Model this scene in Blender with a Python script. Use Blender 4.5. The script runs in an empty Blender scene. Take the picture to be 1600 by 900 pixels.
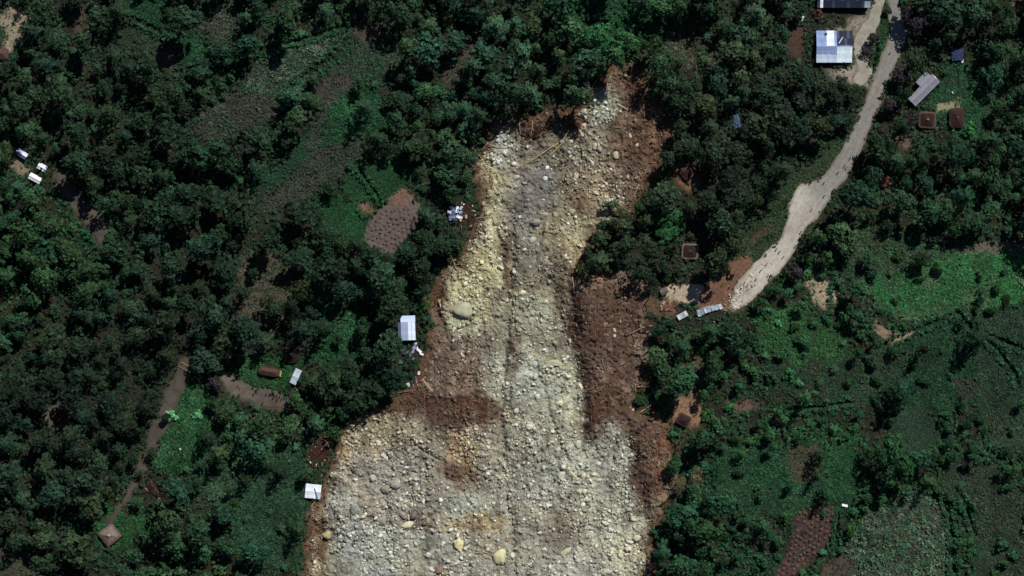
import bpy, bmesh, math, random
import numpy as np
from mathutils import Vector, Matrix

random.seed(11)
RNG = np.random.default_rng(11)
R = math.radians
scene = bpy.context.scene
COL = scene.collection

# ------------------------------------------------------------------ camera
# plan units: 0.25 m each, 1600 x 900 of them cover the place; world is in metres
U = 0.25
ALT = 1000.0
cam_d = bpy.data.cameras.new("camera")
cam_d.sensor_width = 36.0
cam_d.lens = 36.0 * ALT / (1600 * U)
cam_d.clip_start = 10.0
cam_d.clip_end = 9000.0
cam = bpy.data.objects.new("camera", cam_d)
cam.location = (0.0, 0.0, ALT)
COL.objects.link(cam)
scene.camera = cam

# ------------------------------------------------------------------ sky and sun
SUN_AZ = math.atan2(0.50, 0.86)      # from north, clockwise: light comes from the upper right
SUN_EL = R(50.0)
world = bpy.data.worlds.new("World")
scene.world = world
world.use_nodes = True
wn = world.node_tree
bgn = wn.nodes["Background"]
sky = wn.nodes.new("ShaderNodeTexSky")
sky.sky_type = 'NISHITA'
sky.sun_disc = False
sky.sun_elevation = SUN_EL
sky.sun_rotation = SUN_AZ
sky.altitude = 2000.0
wn.links.new(sky.outputs[0], bgn.inputs[0])
bgn.inputs[1].default_value = 0.05
sd = bpy.data.lights.new("sun", 'SUN')
sd.energy = 4.2
sd.angle = R(0.5)
sd.color = (1.0, 0.965, 0.90)
sun = bpy.data.objects.new("sun", sd)
sdir = Vector((math.sin(SUN_AZ) * math.cos(SUN_EL), math.cos(SUN_AZ) * math.cos(SUN_EL), math.sin(SUN_EL)))
sun.rotation_euler = sdir.to_track_quat('Z', 'Y').to_euler()
sun.location = sdir * 600
COL.objects.link(sun)
scene.view_settings.view_transform = 'Standard'
scene.view_settings.look = 'None'
scene.view_settings.exposure = 0.0
scene.view_settings.gamma = 1.0
scene.view_settings.use_curve_mapping = False
scene.cycles.max_bounces = 4
scene.cycles.diffuse_bounces = 2

# ------------------------------------------------------------------ numeric helpers
def lin(c):
    c = np.asarray(c, float) / 255.0
    return np.where(c <= 0.04045, c / 12.92, ((c + 0.055) / 1.055) ** 2.4)

def wx(px): return (np.asarray(px, float) - 800.0) * U
def wy(py): return (450.0 - np.asarray(py, float)) * U

_T = RNG.random((8, 256, 256))
def vnoise(x, y, s=0):
    t = _T[s % 8]
    x = np.asarray(x, float) + 17.3 * s; y = np.asarray(y, float) + 9.7 * s
    xi = np.floor(x).astype(int); yi = np.floor(y).astype(int)
    fx = x - xi; fy = y - yi
    fx = fx * fx * (3 - 2 * fx); fy = fy * fy * (3 - 2 * fy)
    x0 = xi & 255; x1 = (xi + 1) & 255; y0 = yi & 255; y1 = (yi + 1) & 255
    a = t[y0, x0]; b = t[y0, x1]; c = t[y1, x0]; d = t[y1, x1]
    return (a + (b - a) * fx) * (1 - fy) + (c + (d - c) * fx) * fy

def fbm(x, y, lam, octv=4, s=0, gain=0.5):
    """-1..1-ish noise, lam = wavelength in plan units"""
    v = 0.0; amp = 1.0; tot = 0.0; f = 1.0 / lam
    for k in range(octv):
        v = v + amp * (vnoise(x * f, y * f, s + k) * 2 - 1)
        tot += amp; amp *= gain; f *= 2.03
    return v / tot

def sstep(a, b, x):
    t = np.clip((x - a) / (b - a), 0, 1)
    return t * t * (3 - 2 * t)

def sd_poly(px, py, poly, far=60.0):
    """signed distance to a polygon, negative inside; points far outside its box keep a large value"""
    px = np.asarray(px, float); py = np.asarray(py, float)
    P = np.asarray(poly, float)
    out = np.full(px.shape, 1e3)
    m = (px > P[:, 0].min() - far) & (px < P[:, 0].max() + far) & (py > P[:, 1].min() - far) & (py < P[:, 1].max() + far)
    if not m.any(): return out
    x = px[m]; y = py[m]
    d = np.full(x.shape, 1e9); ins = np.zeros(x.shape, bool)
    n = len(P)
    for i in range(n):
        ax, ay = P[i]; bx, by = P[(i + 1) % n]
        ex, ey = bx - ax, by - ay
        t = np.clip(((x - ax) * ex + (y - ay) * ey) / (ex * ex + ey * ey + 1e-9), 0, 1)
        d = np.minimum(d, (x - ax - t * ex) ** 2 + (y - ay - t * ey) ** 2)
        c = ((ay > y) != (by > y))
        with np.errstate(divide='ignore', invalid='ignore'):
            xi = ax + (y - ay) * ex / (ey if ey != 0 else 1e-9)
        ins ^= c & (x < xi)
    d = np.sqrt(d)
    out[m] = np.where(ins, -d, d)
    return out

def sd_line(px, py, pts, far=70.0):
    """distance to a polyline of (x, y, half width) minus the half width"""
    px = np.asarray(px, float); py = np.asarray(py, float)
    out = np.full(px.shape, 1e3)
    for (ax, ay, aw), (bx, by, bw) in zip(pts[:-1], pts[1:]):
        m = (px > min(ax, bx) - far) & (px < max(ax, bx) + far) & (py > min(ay, by) - far) & (py < max(ay, by) + far)
        if not m.any(): continue
        x = px[m]; y = py[m]
        ex, ey = bx - ax, by - ay
        t = np.clip(((x - ax) * ex + (y - ay) * ey) / (ex * ex + ey * ey + 1e-9), 0, 1)
        d = np.hypot(x - ax - t * ex, y - ay - t * ey) - (aw + (bw - aw) * t)
        out[m] = np.minimum(out[m], d)
    return out

# ------------------------------------------------------------------ plan of the place
SLIDE = [(985, 92), (1008, 115), (1012, 150), (1046, 178), (1050, 228), (1030, 262), (1003, 290), (985, 330), (955, 348),
         (928, 368), (908, 402), (900, 425), (935, 428), (985, 425), (1003, 450), (1012, 500), (1018, 560), (1004, 610),
         (992, 640), (1040, 645), (1056, 700), (1056, 762), (1034, 800), (1020, 830), (1024, 1040), (470, 1040), (478, 850),
         (482, 800), (506, 782), (512, 740), (526, 702), (540, 662), (566, 644), (622, 626), (650, 602), (660, 560),
         (668, 520), (664, 480), (670, 450), (692, 430), (716, 418), (720, 390), (738, 362), (748, 330), (752, 290),
         (736, 252), (760, 228), (768, 202), (800, 188), (850, 178), (900, 168), (938, 130), (962, 100)]
ROAD = [(1398, -30, 8), (1396, 0, 8), (1400, 35, 10), (1404, 55, 13), (1390, 90, 12), (1367, 150, 11), (1346, 200, 11),
        (1326, 240, 13), (1308, 272, 14), (1284, 298, 17), (1262, 326, 20), (1244, 350, 14), (1232, 376, 13), (1214, 402, 16),
        (1190, 426, 19), (1170, 450, 17), (1150, 474, 11)]
LAYBY = [(1285, 284, 6), (1258, 302, 15), (1246, 325, 13), (1238, 345, 7)]
DRIVE = [(1374, -30, 7), (1372, 5, 7), (1364, 35, 9), (1348, 58, 11), (1344, 85, 10), (1352, 112, 9), (1342, 126, 8)]
TRACK_A = [(94, 276, 8), (106, 298, 10), (120, 318, 9), (142, 338, 14), (156, 356, 15), (158, 374, 6)]
TRACK_B = [(290, 566, 8), (284, 590, 12), (266, 630, 10), (248, 672, 9), (232, 712, 8), (216, 744, 6), (200, 772, 3.5), (184, 800, 2), (172, 815, 5)]
TRACK_C = [(352, 590, 6), (368, 606, 13), (395, 615, 12), (425, 624, 14), (446, 632, 9)]
DITCHES = [[(280, 113, 1.5), (330, 98, 1.8), (365, 88, 2.5), (420, 75, 2), (470, 62, 2), (545, 38, 2)],
           [(440, 148, 3), (480, 118, 4), (520, 90, 4), (545, 62, 3)],
           [(0, 257, 1.2), (22, 272, 1.2)], [(120, 335, 1.2), (142, 360, 1.2), (158, 384, 1.2)],
           [(1368, 545, 2), (1420, 520, 1.5), (1470, 498, 2), (1500, 488, 2)], [(1495, 485, 2), (1512, 505, 2), (1560, 545, 2), (1588, 585, 3), (1592, 605, 2)],
           [(1440, 745, 2), (1478, 785, 2.5), (1490, 840, 2.5), (1488, 905, 2)], [(1500, 770, 2), (1512, 800, 2), (1524, 835, 1.5)],
           [(1312, 400, 2), (1306, 450, 4), (1306, 500, 5)], [(1540, 700, 2), (1575, 722, 3), (1605, 745, 3)], [(1310, 800, 1.5), (1307, 850, 1.5)],
           [(1320, 510, 2), (1370, 516, 1.5)], [(70, 55, 1), (118, 18, 1)], [(200, 25, 2), (248, 47, 3), (252, 70, 3)],
           [(1370, 60, 2), (1363, 120, 2)], [(560, 262, 1), (600, 320, 1)], [(1540, 520, 2), (1600, 545, 2)], [(1230, 640, 1.5), (1330, 628, 1.5)]]

# zone: polygon, soil colour (as seen in full sun), plant colours, tufts per square metre, tuft size in metres, trees allowed
Z = []
def gray(c, k):
    c = np.asarray(c, float); return c * k + (1 - k) * c.mean(-1, keepdims=True)
def zone(poly, soil, plants=(), dens=0.0, size=0.5, tree=0, soft=12, warp=12, grid=0.0, hgt=0.25):
    soil = gray(soil, 0.78) * 0.93
    Z.append(dict(poly=poly, soil=lin(soil), plants=[lin(p) for p in plants], dens=dens, size=size, tree=tree, soft=soft, warp=warp, grid=grid, hgt=hgt))
# left half
zone([(0, 25), (16, 8), (42, 14), (40, 40), (34, 62), (20, 78), (0, 88)], (150, 138, 112), [(45, 75, 45)], 0.10, 0.4)
zone([(-8, 34), (14, 40), (14, 58), (-8, 62)], (40, 66, 48), [(35, 75, 48)], 4, 0.4)
zone([(12, 244), (36, 254), (52, 272), (36, 280), (12, 268)], (125, 115, 92), [(45, 75, 45)], 0.1, 0.4)
zone([(192, -10), (262, -10), (260, 40), (232, 46), (200, 22)], (34, 58, 42), [(34, 78, 52), (30, 68, 46)], 5, 0.5)
zone([(262, 44), (312, 60), (336, 95), (300, 112), (272, 88)], (36, 52, 40), [(30, 76, 48), (38, 80, 52)], 4, 0.55)
zone([(238, 80), (262, 74), (278, 92), (272, 112), (248, 108)], (78, 64, 60), [(50, 66, 46)], 0.5, 0.45)
zone([(175, 48), (215, 45), (250, 68), (235, 80), (185, 70)], (58, 56, 46), [(38, 72, 48), (52, 66, 46)], 2.5, 0.5)
zone([(96, 22), (126, 12), (142, 30), (132, 52), (100, 50)], (76, 64, 54), [(50, 62, 44)], 0.7, 0.5)
zone([(320, 10), (365, 5), (380, 40), (350, 70), (318, 45)], (60, 62, 54), [(66, 78, 66), (44, 66, 50)], 1.6, 0.7, grid=1.6)
zone([(395, 108), (430, 74), (545, 42), (532, 70), (482, 110), (440, 146), (412, 150), (385, 138)], (54, 60, 50), [(58, 88, 68), (46, 76, 56), (74, 98, 80)], 1.6, 0.7, grid=1.5)
zone([(300, 205), (335, 160), (385, 140), (412, 150), (440, 146), (432, 172), (385, 204), (330, 224)], (64, 60, 55), [(50, 68, 54), (62, 74, 64), (38, 64, 46)], 1.4, 0.6, grid=1.5)
zone([(560, 66), (620, 60), (632, 100), (604, 132), (562, 126), (540, 116), (500, 122), (520, 96)], (62, 66, 54), [(40, 76, 54), (36, 66, 48)], 2.2, 0.55)
zone([(500, 124), (545, 115), (562, 126), (540, 150), (520, 172), (502, 160)], (76, 64, 62), [(50, 62, 50), (40, 60, 46)], 1.4, 0.5)
zone([(500, 160), (520, 172), (508, 200), (500, 232), (540, 215), (566, 206), (572, 232), (540, 262), (510, 286), (470, 318), (420, 332), (402, 322), (440, 290), (478, 252), (488, 205)], (66, 64, 57), [(54, 70, 57), (42, 68, 50)], 1.5, 0.5, grid=1.5)
zone([(520, 172), (545, 140), (575, 140), (605, 160), (610, 200), (566, 206), (540, 215), (505, 225)], (40, 58, 42), [(34, 82, 52), (30, 72, 44)], 3.0, 0.7)
zone([(444, 250), (488, 206), (480, 250), (458, 272), (420, 294), (398, 284)], (40, 60, 46), [(30, 74, 52), (36, 68, 48)], 4.5, 0.45)
zone([(556, 252), (600, 246), (642, 250), (654, 290), (628, 288), (600, 320), (552, 316), (540, 300)], (34, 68, 40), [(34, 82, 46), (30, 72, 42)], 7, 0.4)
zone([(486, 312), (552, 318), (576, 345), (566, 374), (540, 366), (505, 345)], (34, 64, 40), [(28, 80, 44), (30, 72, 44)], 6, 0.4)
zone([(626, 289), (648, 312), (660, 322), (652, 350), (636, 372), (614, 396), (580, 390), (566, 374), (576, 345), (600, 320)], (106, 90, 84), (), 0, soft=2, warp=2)
zone([(628, 287), (646, 308), (628, 322), (606, 322)], (122, 94, 74), soft=8, warp=4)
zone([(552, 316), (580, 316), (586, 332), (568, 334)], (122, 94, 72), soft=5, warp=4)
zone([(470, 452), (520, 446), (562, 470), (562, 565), (520, 575), (480, 560), (490, 500)], (44, 54, 40), [(30, 80, 48), (34, 70, 46)], 3.5, 0.7, tree=0.25)
zone([(376, 402), (420, 388), (470, 430), (476, 482), (430, 505), (392, 515), (356, 505)], (84, 70, 60), [(58, 72, 52), (44, 70, 48)], 1.2, 0.6, tree=0.10)
zone([(372, 560), (462, 556), (468, 600), (440, 606), (380, 600)], (50, 60, 42), [(36, 86, 46), (32, 76, 42)], 4, 0.6)
zone([(292, 598), (326, 608), (338, 660), (312, 722), (270, 738), (244, 722), (262, 664)], (40, 70, 40), [(38, 86, 50), (34, 76, 46), (50, 100, 60)], 5, 0.6)
zone([(342, 680), (472, 694), (478, 780), (474, 895), (380, 865), (350, 785), (308, 765), (308, 722)], (46, 54, 44), [(40, 78, 54), (36, 70, 48), (50, 80, 56)], 4, 0.6, tree=0.22)
zone([(172, 792), (236, 800), (232, 852), (196, 864), (150, 852), (150, 820)], (54, 60, 42), [(34, 88, 46), (32, 76, 44)], 3.5, 0.55)
zone([(66, 642), (96, 622), (118, 645), (102, 668), (80, 674)], (100, 90, 80), [(50, 66, 48)], 0.6, 0.5)
zone([(-10, 850), (50, 850), (60, 905), (-10, 905)], (70, 66, 54), [(52, 66, 50)], 1.5, 0.5, tree=0.2)
zone([(690, 98), (716, 50), (752, 60), (736, 112), (702, 142)], (84, 72, 62), [(54, 66, 50)], 0.8, 0.5, tree=0.15)
zone([(550, 40), (590, 35), (600, 60), (565, 66)], (84, 74, 62), [(54, 66, 50)], 0.8, 0.5)
# right half
zone([(880, -10), (1060, -10), (1060, 30), (1030, 60), (960, 80), (900, 70), (880, 30)], (38, 56, 36), [(30, 72, 44), (34, 78, 44), (28, 60, 42)], 3.5, 0.8, tree=0.35)
zone([(1042, 20), (1130, 60), (1124, 102), (1060, 110), (1010, 86)], (66, 62, 50), [(52, 74, 54), (46, 66, 48), (70, 78, 60)], 2.2, 0.6, tree=0.2)
zone([(1330, 32), (1366, 18), (1370, 60), (1352, 78), (1346, 100), (1364, 126), (1350, 136), (1318, 126), (1288, 112), (1296, 104), (1332, 102), (1332, 50), (1298, 46)], (150, 140, 120), [(60, 80, 55)], 0.12, 0.4)
zone([(1231, 42), (1256, 42), (1253, 90), (1230, 88)], (82, 60, 50), [(45, 70, 45)], 0.3, 0.4, soft=2, warp=2)
zone([(1380, -10), (1392, -10), (1390, 50), (1376, 112), (1362, 126), (1364, 80)], (44, 66, 40), [(38, 88, 44), (44, 76, 48)], 4, 0.5)
zone([(1488, 100), (1532, 108), (1550, 160), (1534, 200), (1500, 218), (1466, 172), (1452, 162), (1470, 132)], (38, 62, 44), [(34, 78, 52), (38, 86, 54)], 4, 0.45)
zone([(1462, 162), (1500, 154), (1502, 170), (1466, 178)], (150, 142, 104), [(60, 80, 50)], 0.3, 0.4, soft=4, warp=3)
zone([(1340, 212), (1316, 262), (1262, 280), (1234, 312), (1224, 362), (1196, 398), (1160, 430), (1138, 428), (1164, 384), (1195, 322), (1240, 270), (1300, 226)], (62, 66, 48), [(40, 78, 48), (46, 72, 46)], 3, 0.45)
zone([(1172, 380), (1196, 345), (1206, 352), (1180, 392)], (84, 66, 50), [(50, 74, 46)], 1.0, 0.4)
zone([(1340, 440), (1400, 420), (1500, 398), (1610, 388), (1610, 470), (1500, 482), (1452, 500), (1402, 494), (1370, 476)], (58, 72, 52), [(46, 112, 62), (40, 96, 54), (66, 100, 68)], 4.5, 0.55, tree=0.04)
zone([(1330, 360), (1420, 370), (1500, 396), (1410, 424), (1340, 440), (1300, 420)], (60, 64, 50), [(52, 88, 60), (60, 78, 58), (40, 76, 50)], 3.5, 0.6, tree=0.2)
zone([(1180, 492), (1260, 480), (1312, 530), (1332, 562), (1242, 566), (1196, 540)], (64, 68, 48), [(42, 92, 50), (38, 82, 46)], 4.5, 0.5, tree=0.06)
zone([(1200, 566), (1332, 560), (1382, 545), (1420, 562), (1404, 602), (1340, 640), (1250, 642), (1200, 620)], (44, 48, 38), [(40, 62, 46), (34, 68, 46), (54, 62, 48)], 4.5, 0.55, tree=0.10)
zone([(1400, 520), (1480, 498), (1530, 560), (1500, 640), (1450, 640), (1412, 628), (1405, 600), (1424, 560)], (38, 50, 38), [(34, 76, 50), (30, 66, 44)], 4, 0.5, tree=0.06)
zone([(1480, 482), (1610, 476), (1610, 640), (1570, 660), (1530, 640), (1530, 560)], (40, 48, 40), [(38, 68, 50), (34, 62, 45), (46, 72, 53)], 4.2, 0.5, tree=0.05)
zone([(1480, 592), (1520, 585), (1540, 615), (1500, 625)], (60, 58, 50), [(42, 62, 48)], 2.4, 0.45)
zone([(1520, 640), (1610, 640), (1610, 700), (1560, 700)], (50, 52, 42), [(42, 76, 52), (48, 70, 50)], 3.2, 0.5, tree=0.05)
zone([(1412, 628), (1452, 640), (1472, 682), (1440, 712), (1388, 704), (1388, 670)], (44, 62, 48), [(42, 72, 54), (46, 76, 56)], 6, 0.3)
zone([(1340, 805), (1400, 782), (1440, 760), (1472, 790), (1488, 850), (1482, 905), (1326, 905), (1322, 855)], (74, 70, 60), [(62, 96, 72), (50, 86, 60), (80, 108, 86), (46, 76, 54)], 0.8, 0.85, grid=1.6)
zone([(1456, 720), (1540, 718), (1610, 770), (1610, 905), (1530, 905), (1500, 800)], (56, 54, 45), [(44, 74, 53), (50, 68, 50), (38, 68, 48)], 2.8, 0.6, grid=1.9, tree=0.03)
zone([(1240, 792), (1302, 788), (1312, 822), (1272, 872), (1238, 905), (1206, 905), (1240, 842)], (80, 60, 55), [(48, 64, 48)], 0.5, 0.5, soft=6, warp=6)
zone([(1292, 872), (1318, 860), (1338, 905), (1280, 905)], (86, 68, 62), [(46, 70, 50)], 0.8, 0.5)
zone([(1253, 440), (1276, 428), (1296, 438), (1306, 470), (1292, 482), (1270, 476), (1257, 460)], (160, 140, 112), [(50, 76, 50)], 0.6, 0.45, soft=9, warp=12)
zone([(1366, 500), (1395, 518), (1432, 512), (1427, 528), (1390, 532), (1362, 516)], (138, 116, 94), [(50, 80, 52)], 0.5, 0.4, soft=4, warp=6)
zone([(1500, 384), (1560, 376), (1610, 384), (1610, 398), (1540, 398), (1490, 400)], (104, 94, 78), [(48, 80, 54)], 0.8, 0.5, soft=4, warp=8)
zone([(1050, 628), (1084, 604), (1102, 640), (1088, 668), (1056, 660)], (152, 112, 82), [(50, 80, 50)], 0.15, 0.4)
zone([(1140, 625), (1182, 618), (1190, 640), (1150, 645)], (112, 78, 68), [(46, 76, 50)], 0.8, 0.5)
zone([(1060, 560), (1115, 540), (1120, 590), (1085, 600), (1040, 600)], (96, 76, 58), [(46, 80, 52), (40, 70, 46)], 1.6, 0.6, tree=0.2)
zone([(1030, 446), (1100, 444), (1106, 456), (1090, 476), (1060, 472), (1036, 466)], (184, 160, 134), (), 0, soft=3, warp=5)
zone([(1098, 450), (1146, 402), (1170, 396), (1176, 420), (1156, 450), (1146, 484), (1100, 484), (1088, 476)], (122, 86, 66), (), 0, soft=4, warp=6)
zone([(1000, 462), (1036, 464), (1062, 474), (1058, 492), (1020, 490), (1002, 480)], (112, 84, 64), [(60, 70, 50)], 0.5, 0.4)
zone([(1050, 262), (1078, 250), (1098, 280), (1090, 296), (1060, 292)], (126, 88, 66), [(46, 70, 50)], 0.4, 0.5)
zone([(1120, 700), (1200, 700), (1280, 680), (1300, 770), (1240, 800), (1170, 800), (1120, 760)], (44, 54, 42), [(34, 82, 52), (40, 74, 50), (30, 68, 46)], 4, 0.65, tree=0.16)
zone([(1225, 690), (1280, 690), (1285, 740), (1240, 760)], (84, 68, 54), [(58, 70, 50), (44, 72, 48)], 1.8, 0.5)
zone([(1295, 690), (1345, 680), (1345, 760), (1330, 800), (1300, 800)], (40, 58, 40), [(32, 80, 50), (36, 72, 46)], 5, 0.5)
zone([(1398, 214), (1424, 210), (1420, 236), (1400, 238)], (104, 86, 76), [(46, 70, 48)], 0.5, 0.5)
zone([(1574, 5), (1602, 0), (1602, 22), (1580, 20)], (132, 98, 78), [(50, 70, 50)], 0.5, 0.5)

FOREST_SOIL = lin((42, 42, 34))

def slide_sd(px, py):
    qx = px + 10 * fbm(px, py, 34, 3, 1) + 8 * fbm(px, py, 11, 3, 4); qy = py + 10 * fbm(px, py, 34, 3, 2) + 8 * fbm(px, py, 11, 3, 6)
    return sd_poly(qx, qy, SLIDE, 80)

def road_sd(px, py):
    w = 3.4 * fbm(px, py, 15, 4, 3)
    return np.minimum.reduce([sd_line(px, py, t) for t in (ROAD, LAYBY, DRIVE, TRACK_A, TRACK_B, TRACK_C)]) + w

def base_h(px, py):
    """broad relief, metres"""
    return 2.6 * fbm(px, py, 330, 2, 4) + 1.2 * fbm(px, py, 120, 2, 5)

def ground_h(px, py, rs=None, ss=None):
    px = np.asarray(px, float); py = np.asarray(py, float)
    if rs is None: rs = road_sd(px, py)
    if ss is None: ss = slide_sd(px, py)
    h = base_h(px, py)
    rough = sstep(0, 14, rs)
    h = h + rough * (0.45 * fbm(px, py, 22, 3, 6)) - 0.22 * (1 - sstep(-2, 4, rs))
    for d in DITCHES:
        s = sd_line(px, py, d, 14)
        h = h - 1.3 * (1 - sstep(-1.5, 3.0, s))
    h = h - 2.2 * (1 - sstep(-14, -3, ss))
    return h

def house_flat(px, py): return base_h(px, py)

# colour of the slide's own earth
B = [(770, 300, 28, 70, (174, 160, 116)), (745, 440, 35, 45, (172, 162, 112)), (788, 228, 16, 30, (150, 154, 144)), (835, 320, 38, 50, (124, 116, 110)),
     (850, 232, 50, 26, (124, 112, 90)), (832, 205, 28, 18, (72, 46, 38)), (890, 192, 25, 16, (88, 58, 44)), (948, 166, 20, 20, (148, 148, 128)), (1000, 150, 22, 34, (100, 68, 50)), (985, 96, 30, 22, (112, 78, 56)),
     (988, 120, 26, 30, (104, 72, 52)), (1005, 222, 38, 55, (118, 82, 58)), (1030, 240, 16, 50, (134, 88, 60)), (930, 300, 45, 32, (138, 116, 90)),
     (905, 320, 14, 22, (100, 76, 60)), (868, 345, 36, 36, (146, 132, 98)), (900, 378, 28, 40, (164, 148, 108)), (838, 430, 22, 30, (118, 108, 88)),
     (874, 440, 11, 50, (104, 94, 72)), (800, 480, 20, 45, (142, 136, 110)), (690, 470, 14, 50, (112, 84, 62)), (722, 485, 30, 26, (164, 160, 118)),
     (700, 570, 46, 40, (124, 98, 76)), (720, 640, 60, 24, (98, 68, 52)), (650, 632, 52, 14, (92, 64, 50)), (792, 440, 7, 60, (116, 86, 62)),
     (800, 560, 8, 60, (118, 96, 76)), (845, 520, 28, 60, (148, 144, 122)), (820, 590, 33, 50, (166, 164, 140)), (882, 600, 30, 45, (172, 168, 140)),
     (830, 680, 40, 60, (148, 142, 122)), (950, 500, 52, 60, (106, 72, 56)), (960, 580, 45, 50, (112, 82, 64)), (918, 612, 12, 75, (84, 50, 37)),
     (900, 500, 9, 60, (82, 56, 44)), (936, 655, 14, 40, (92, 60, 44)), (975, 650, 25, 30, (110, 82, 62)), (1024, 690, 26, 55, (124, 82, 58)),
     (1035, 720, 12, 40, (140, 92, 60)), (1008, 745, 22, 50, (86, 60, 50)), (590, 680, 50, 24, (150, 132, 94)), (530, 690, 18, 40, (146, 118, 74)),
     (498, 820, 14, 60, (132, 100, 62)), (720, 705, 18, 26, (180, 132, 74)), (714, 738, 28, 12, (118, 88, 64)), (600, 762, 70, 46, (150, 138, 124)),
     (730, 790, 45, 16, (146, 150, 132)), (600, 855, 60, 40, (152, 152, 138)), (650, 808, 30, 16, (136, 110, 90)), (745, 822, 45, 13, (164, 142, 94)),
     (545, 800, 20, 30, (134, 138, 134)), (830, 780, 40, 60, (148, 142, 128)), (900, 740, 50, 50, (162, 160, 138)), (885, 835, 30, 22, (114, 100, 92)),
     (960, 845, 46, 60, (172, 166, 138)), (900, 885, 60, 36, (160, 154, 138)), (820, 855, 40, 60, (144, 138, 124)), (950, 700, 30, 30, (162, 160, 142)),
     (1020, 860, 14, 50, (104, 82, 66)), (720, 870, 60, 40, (154, 146, 128)), (1000, 450, 20, 20, (130, 90, 62)), (940, 445, 26, 18, (140, 106, 76))]
def slide_col(px, py):
    qx = px + 15 * fbm(px, py, 42, 4, 2) + 11 * fbm(px, py, 13, 3, 3); qy = py + 15 * fbm(px, py, 42, 4, 5) + 11 * fbm(px, py, 13, 3, 6)
    W = np.full(px.shape, 0.04); C = np.ones(px.shape + (3,)) * (0.04 * lin((140, 128, 106)))
    for x, y, sx, sy, c in B:
        w = np.exp(-1.2 * (((qx - x) / sx) ** 2 + ((qy - y) / sy) ** 2)) ** 1.6
        W += w; C += w[..., None] * lin(c)
    C = gray(C / W[..., None], 0.70) * np.array([1.03, 1.08, 1.06])
    n = fbm(px, py, 9, 3, 0); n2 = fbm(px, py, 28, 3, 6)
    C = C * (1.0 + 0.36 * n + 0.26 * n2)[..., None]
    st = fbm(px * 5.0, py, 60, 3, 3)                                   # flow streaks down the slope
    C = C * (1 + 0.34 * st)[..., None]
    bm_ = sstep(1.55, 2.1, C[..., 0] / C[..., 2]) * sstep(0.16, 0.10, C.mean(-1))     # rusty streaks in the brown earth
    rs_ = (bm_ * sstep(-0.25, 0.35, fbm(px * 3.5, py, 44, 3, 6)))[..., None] * 0.6
    C = C * (1 - rs_) + rs_ * lin((90, 62, 48)); C = C * (1 - 0.20 * bm_[..., None])
    dp = sstep(0.12, 0.42, fbm(px, py, 20, 4, 7))[..., None] * 0.36        # pockets of damp dark earth
    C = C * (1 - dp) + dp * gray(lin((86, 70, 56)), 0.8)
    ed = sstep(-16, -2, slide_sd(px, py) + 8 * fbm(px, py, 16, 3, 2))[..., None] * 0.75
    C = C * (1 - ed) + ed * lin((92, 68, 52))
    t = fbm(px, py, 50, 2, 7)[..., None]
    C = C * (1 + t * np.array([0.06, 0.0, -0.10]))
    return np.clip(C, 0.01, 0.8)

BANKS = [([(884, 415), (898, 470), (903, 540), (913, 610), (918, 690)], 3.4, 5, 14, 90),
         ([(976, 640), (985, 690), (1000, 745), (1012, 800), (1016, 870)], 2.4, 5, 14, 70),
         ([(806, 400), (800, 480), (796, 560), (790, 700)], 0.9, 5, 8, 40)]
def slide_h(px, py, ss):
    h = base_h(px, py)
    inside = sstep(2, -16, ss)
    r = 0.9 * fbm(px, py, 60, 3, 1) + 0.95 * fbm(px, py, 22, 3, 3) + 0.8 * fbm(px * 4.0, py, 60, 3, 3) + 0.9 * np.abs(fbm(px, py, 10, 3, 0)) + 0.55 * fbm(px, py, 5, 2, 5) + 0.30 * fbm(px, py, 2.6, 1, 2)
    h = h + inside * (r + 0.35)
    for line, amp, a, b, dec in BANKS:
        L = np.array(line, float)
        xl = np.interp(py, L[:, 1], L[:, 0]) + 5 * fbm(px, py, 20, 3, 4)
        f = sstep(L[0, 1] - 15, L[0, 1] + 25, py) * (1 - sstep(L[-1, 1] - 25, L[-1, 1] + 20, py))
        d = px - xl
        h = h + inside * amp * f * sstep(-a, b, d) * (1 - sstep(b, b + dec, d))
    # central gully
    g = np.array([(815, 380), (845, 430), (872, 470), (880, 520), (870, 560)], float)
    xl = np.interp(py, g[:, 1], g[:, 0])
    f = sstep(380, 410, py) * (1 - sstep(540, 570, py))
    h = h - 1.6 * f * np.exp(-((px - xl) / 16.0) ** 2) * inside
    for gl, dep, wid in (([(802, 400), (795, 480), (790, 560), (782, 640), (788, 720), (796, 800), (806, 910)], 1.1, 4.5), ([(838, 560), (850, 620), (868, 680), (892, 725)], 0.8, 4.0),
                         ([(770, 340), (782, 380), (800, 410)], 0.8, 4.0), ([(890, 250), (872, 300), (848, 350), (836, 400)], 0.9, 5.0), ([(690, 440), (684, 480), (692, 530)], 1.0, 5.0), ([(640, 690), (690, 720), (700, 770)], 0.6, 4.0)):
        L = np.array(gl, float); xl = np.interp(py, L[:, 1], L[:, 0]) + 6 * fbm(px, py, 26, 3, 1)
        f = sstep(L[0, 1] - 12, L[0, 1] + 12, py) * (1 - sstep(L[-1, 1] - 12, L[-1, 1] + 12, py))
        h = h - 1.5 * dep * f * np.exp(-((px - xl) / wid) ** 2) * inside
    # the slip face at the head
    h = h - 2.0 * np.exp(-(((px - 985) / 30.0) ** 2 + ((py - 150) / 40.0) ** 2)) * inside
    h = h - 0.5 * sstep(-7, 4, ss)
    return h

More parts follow.
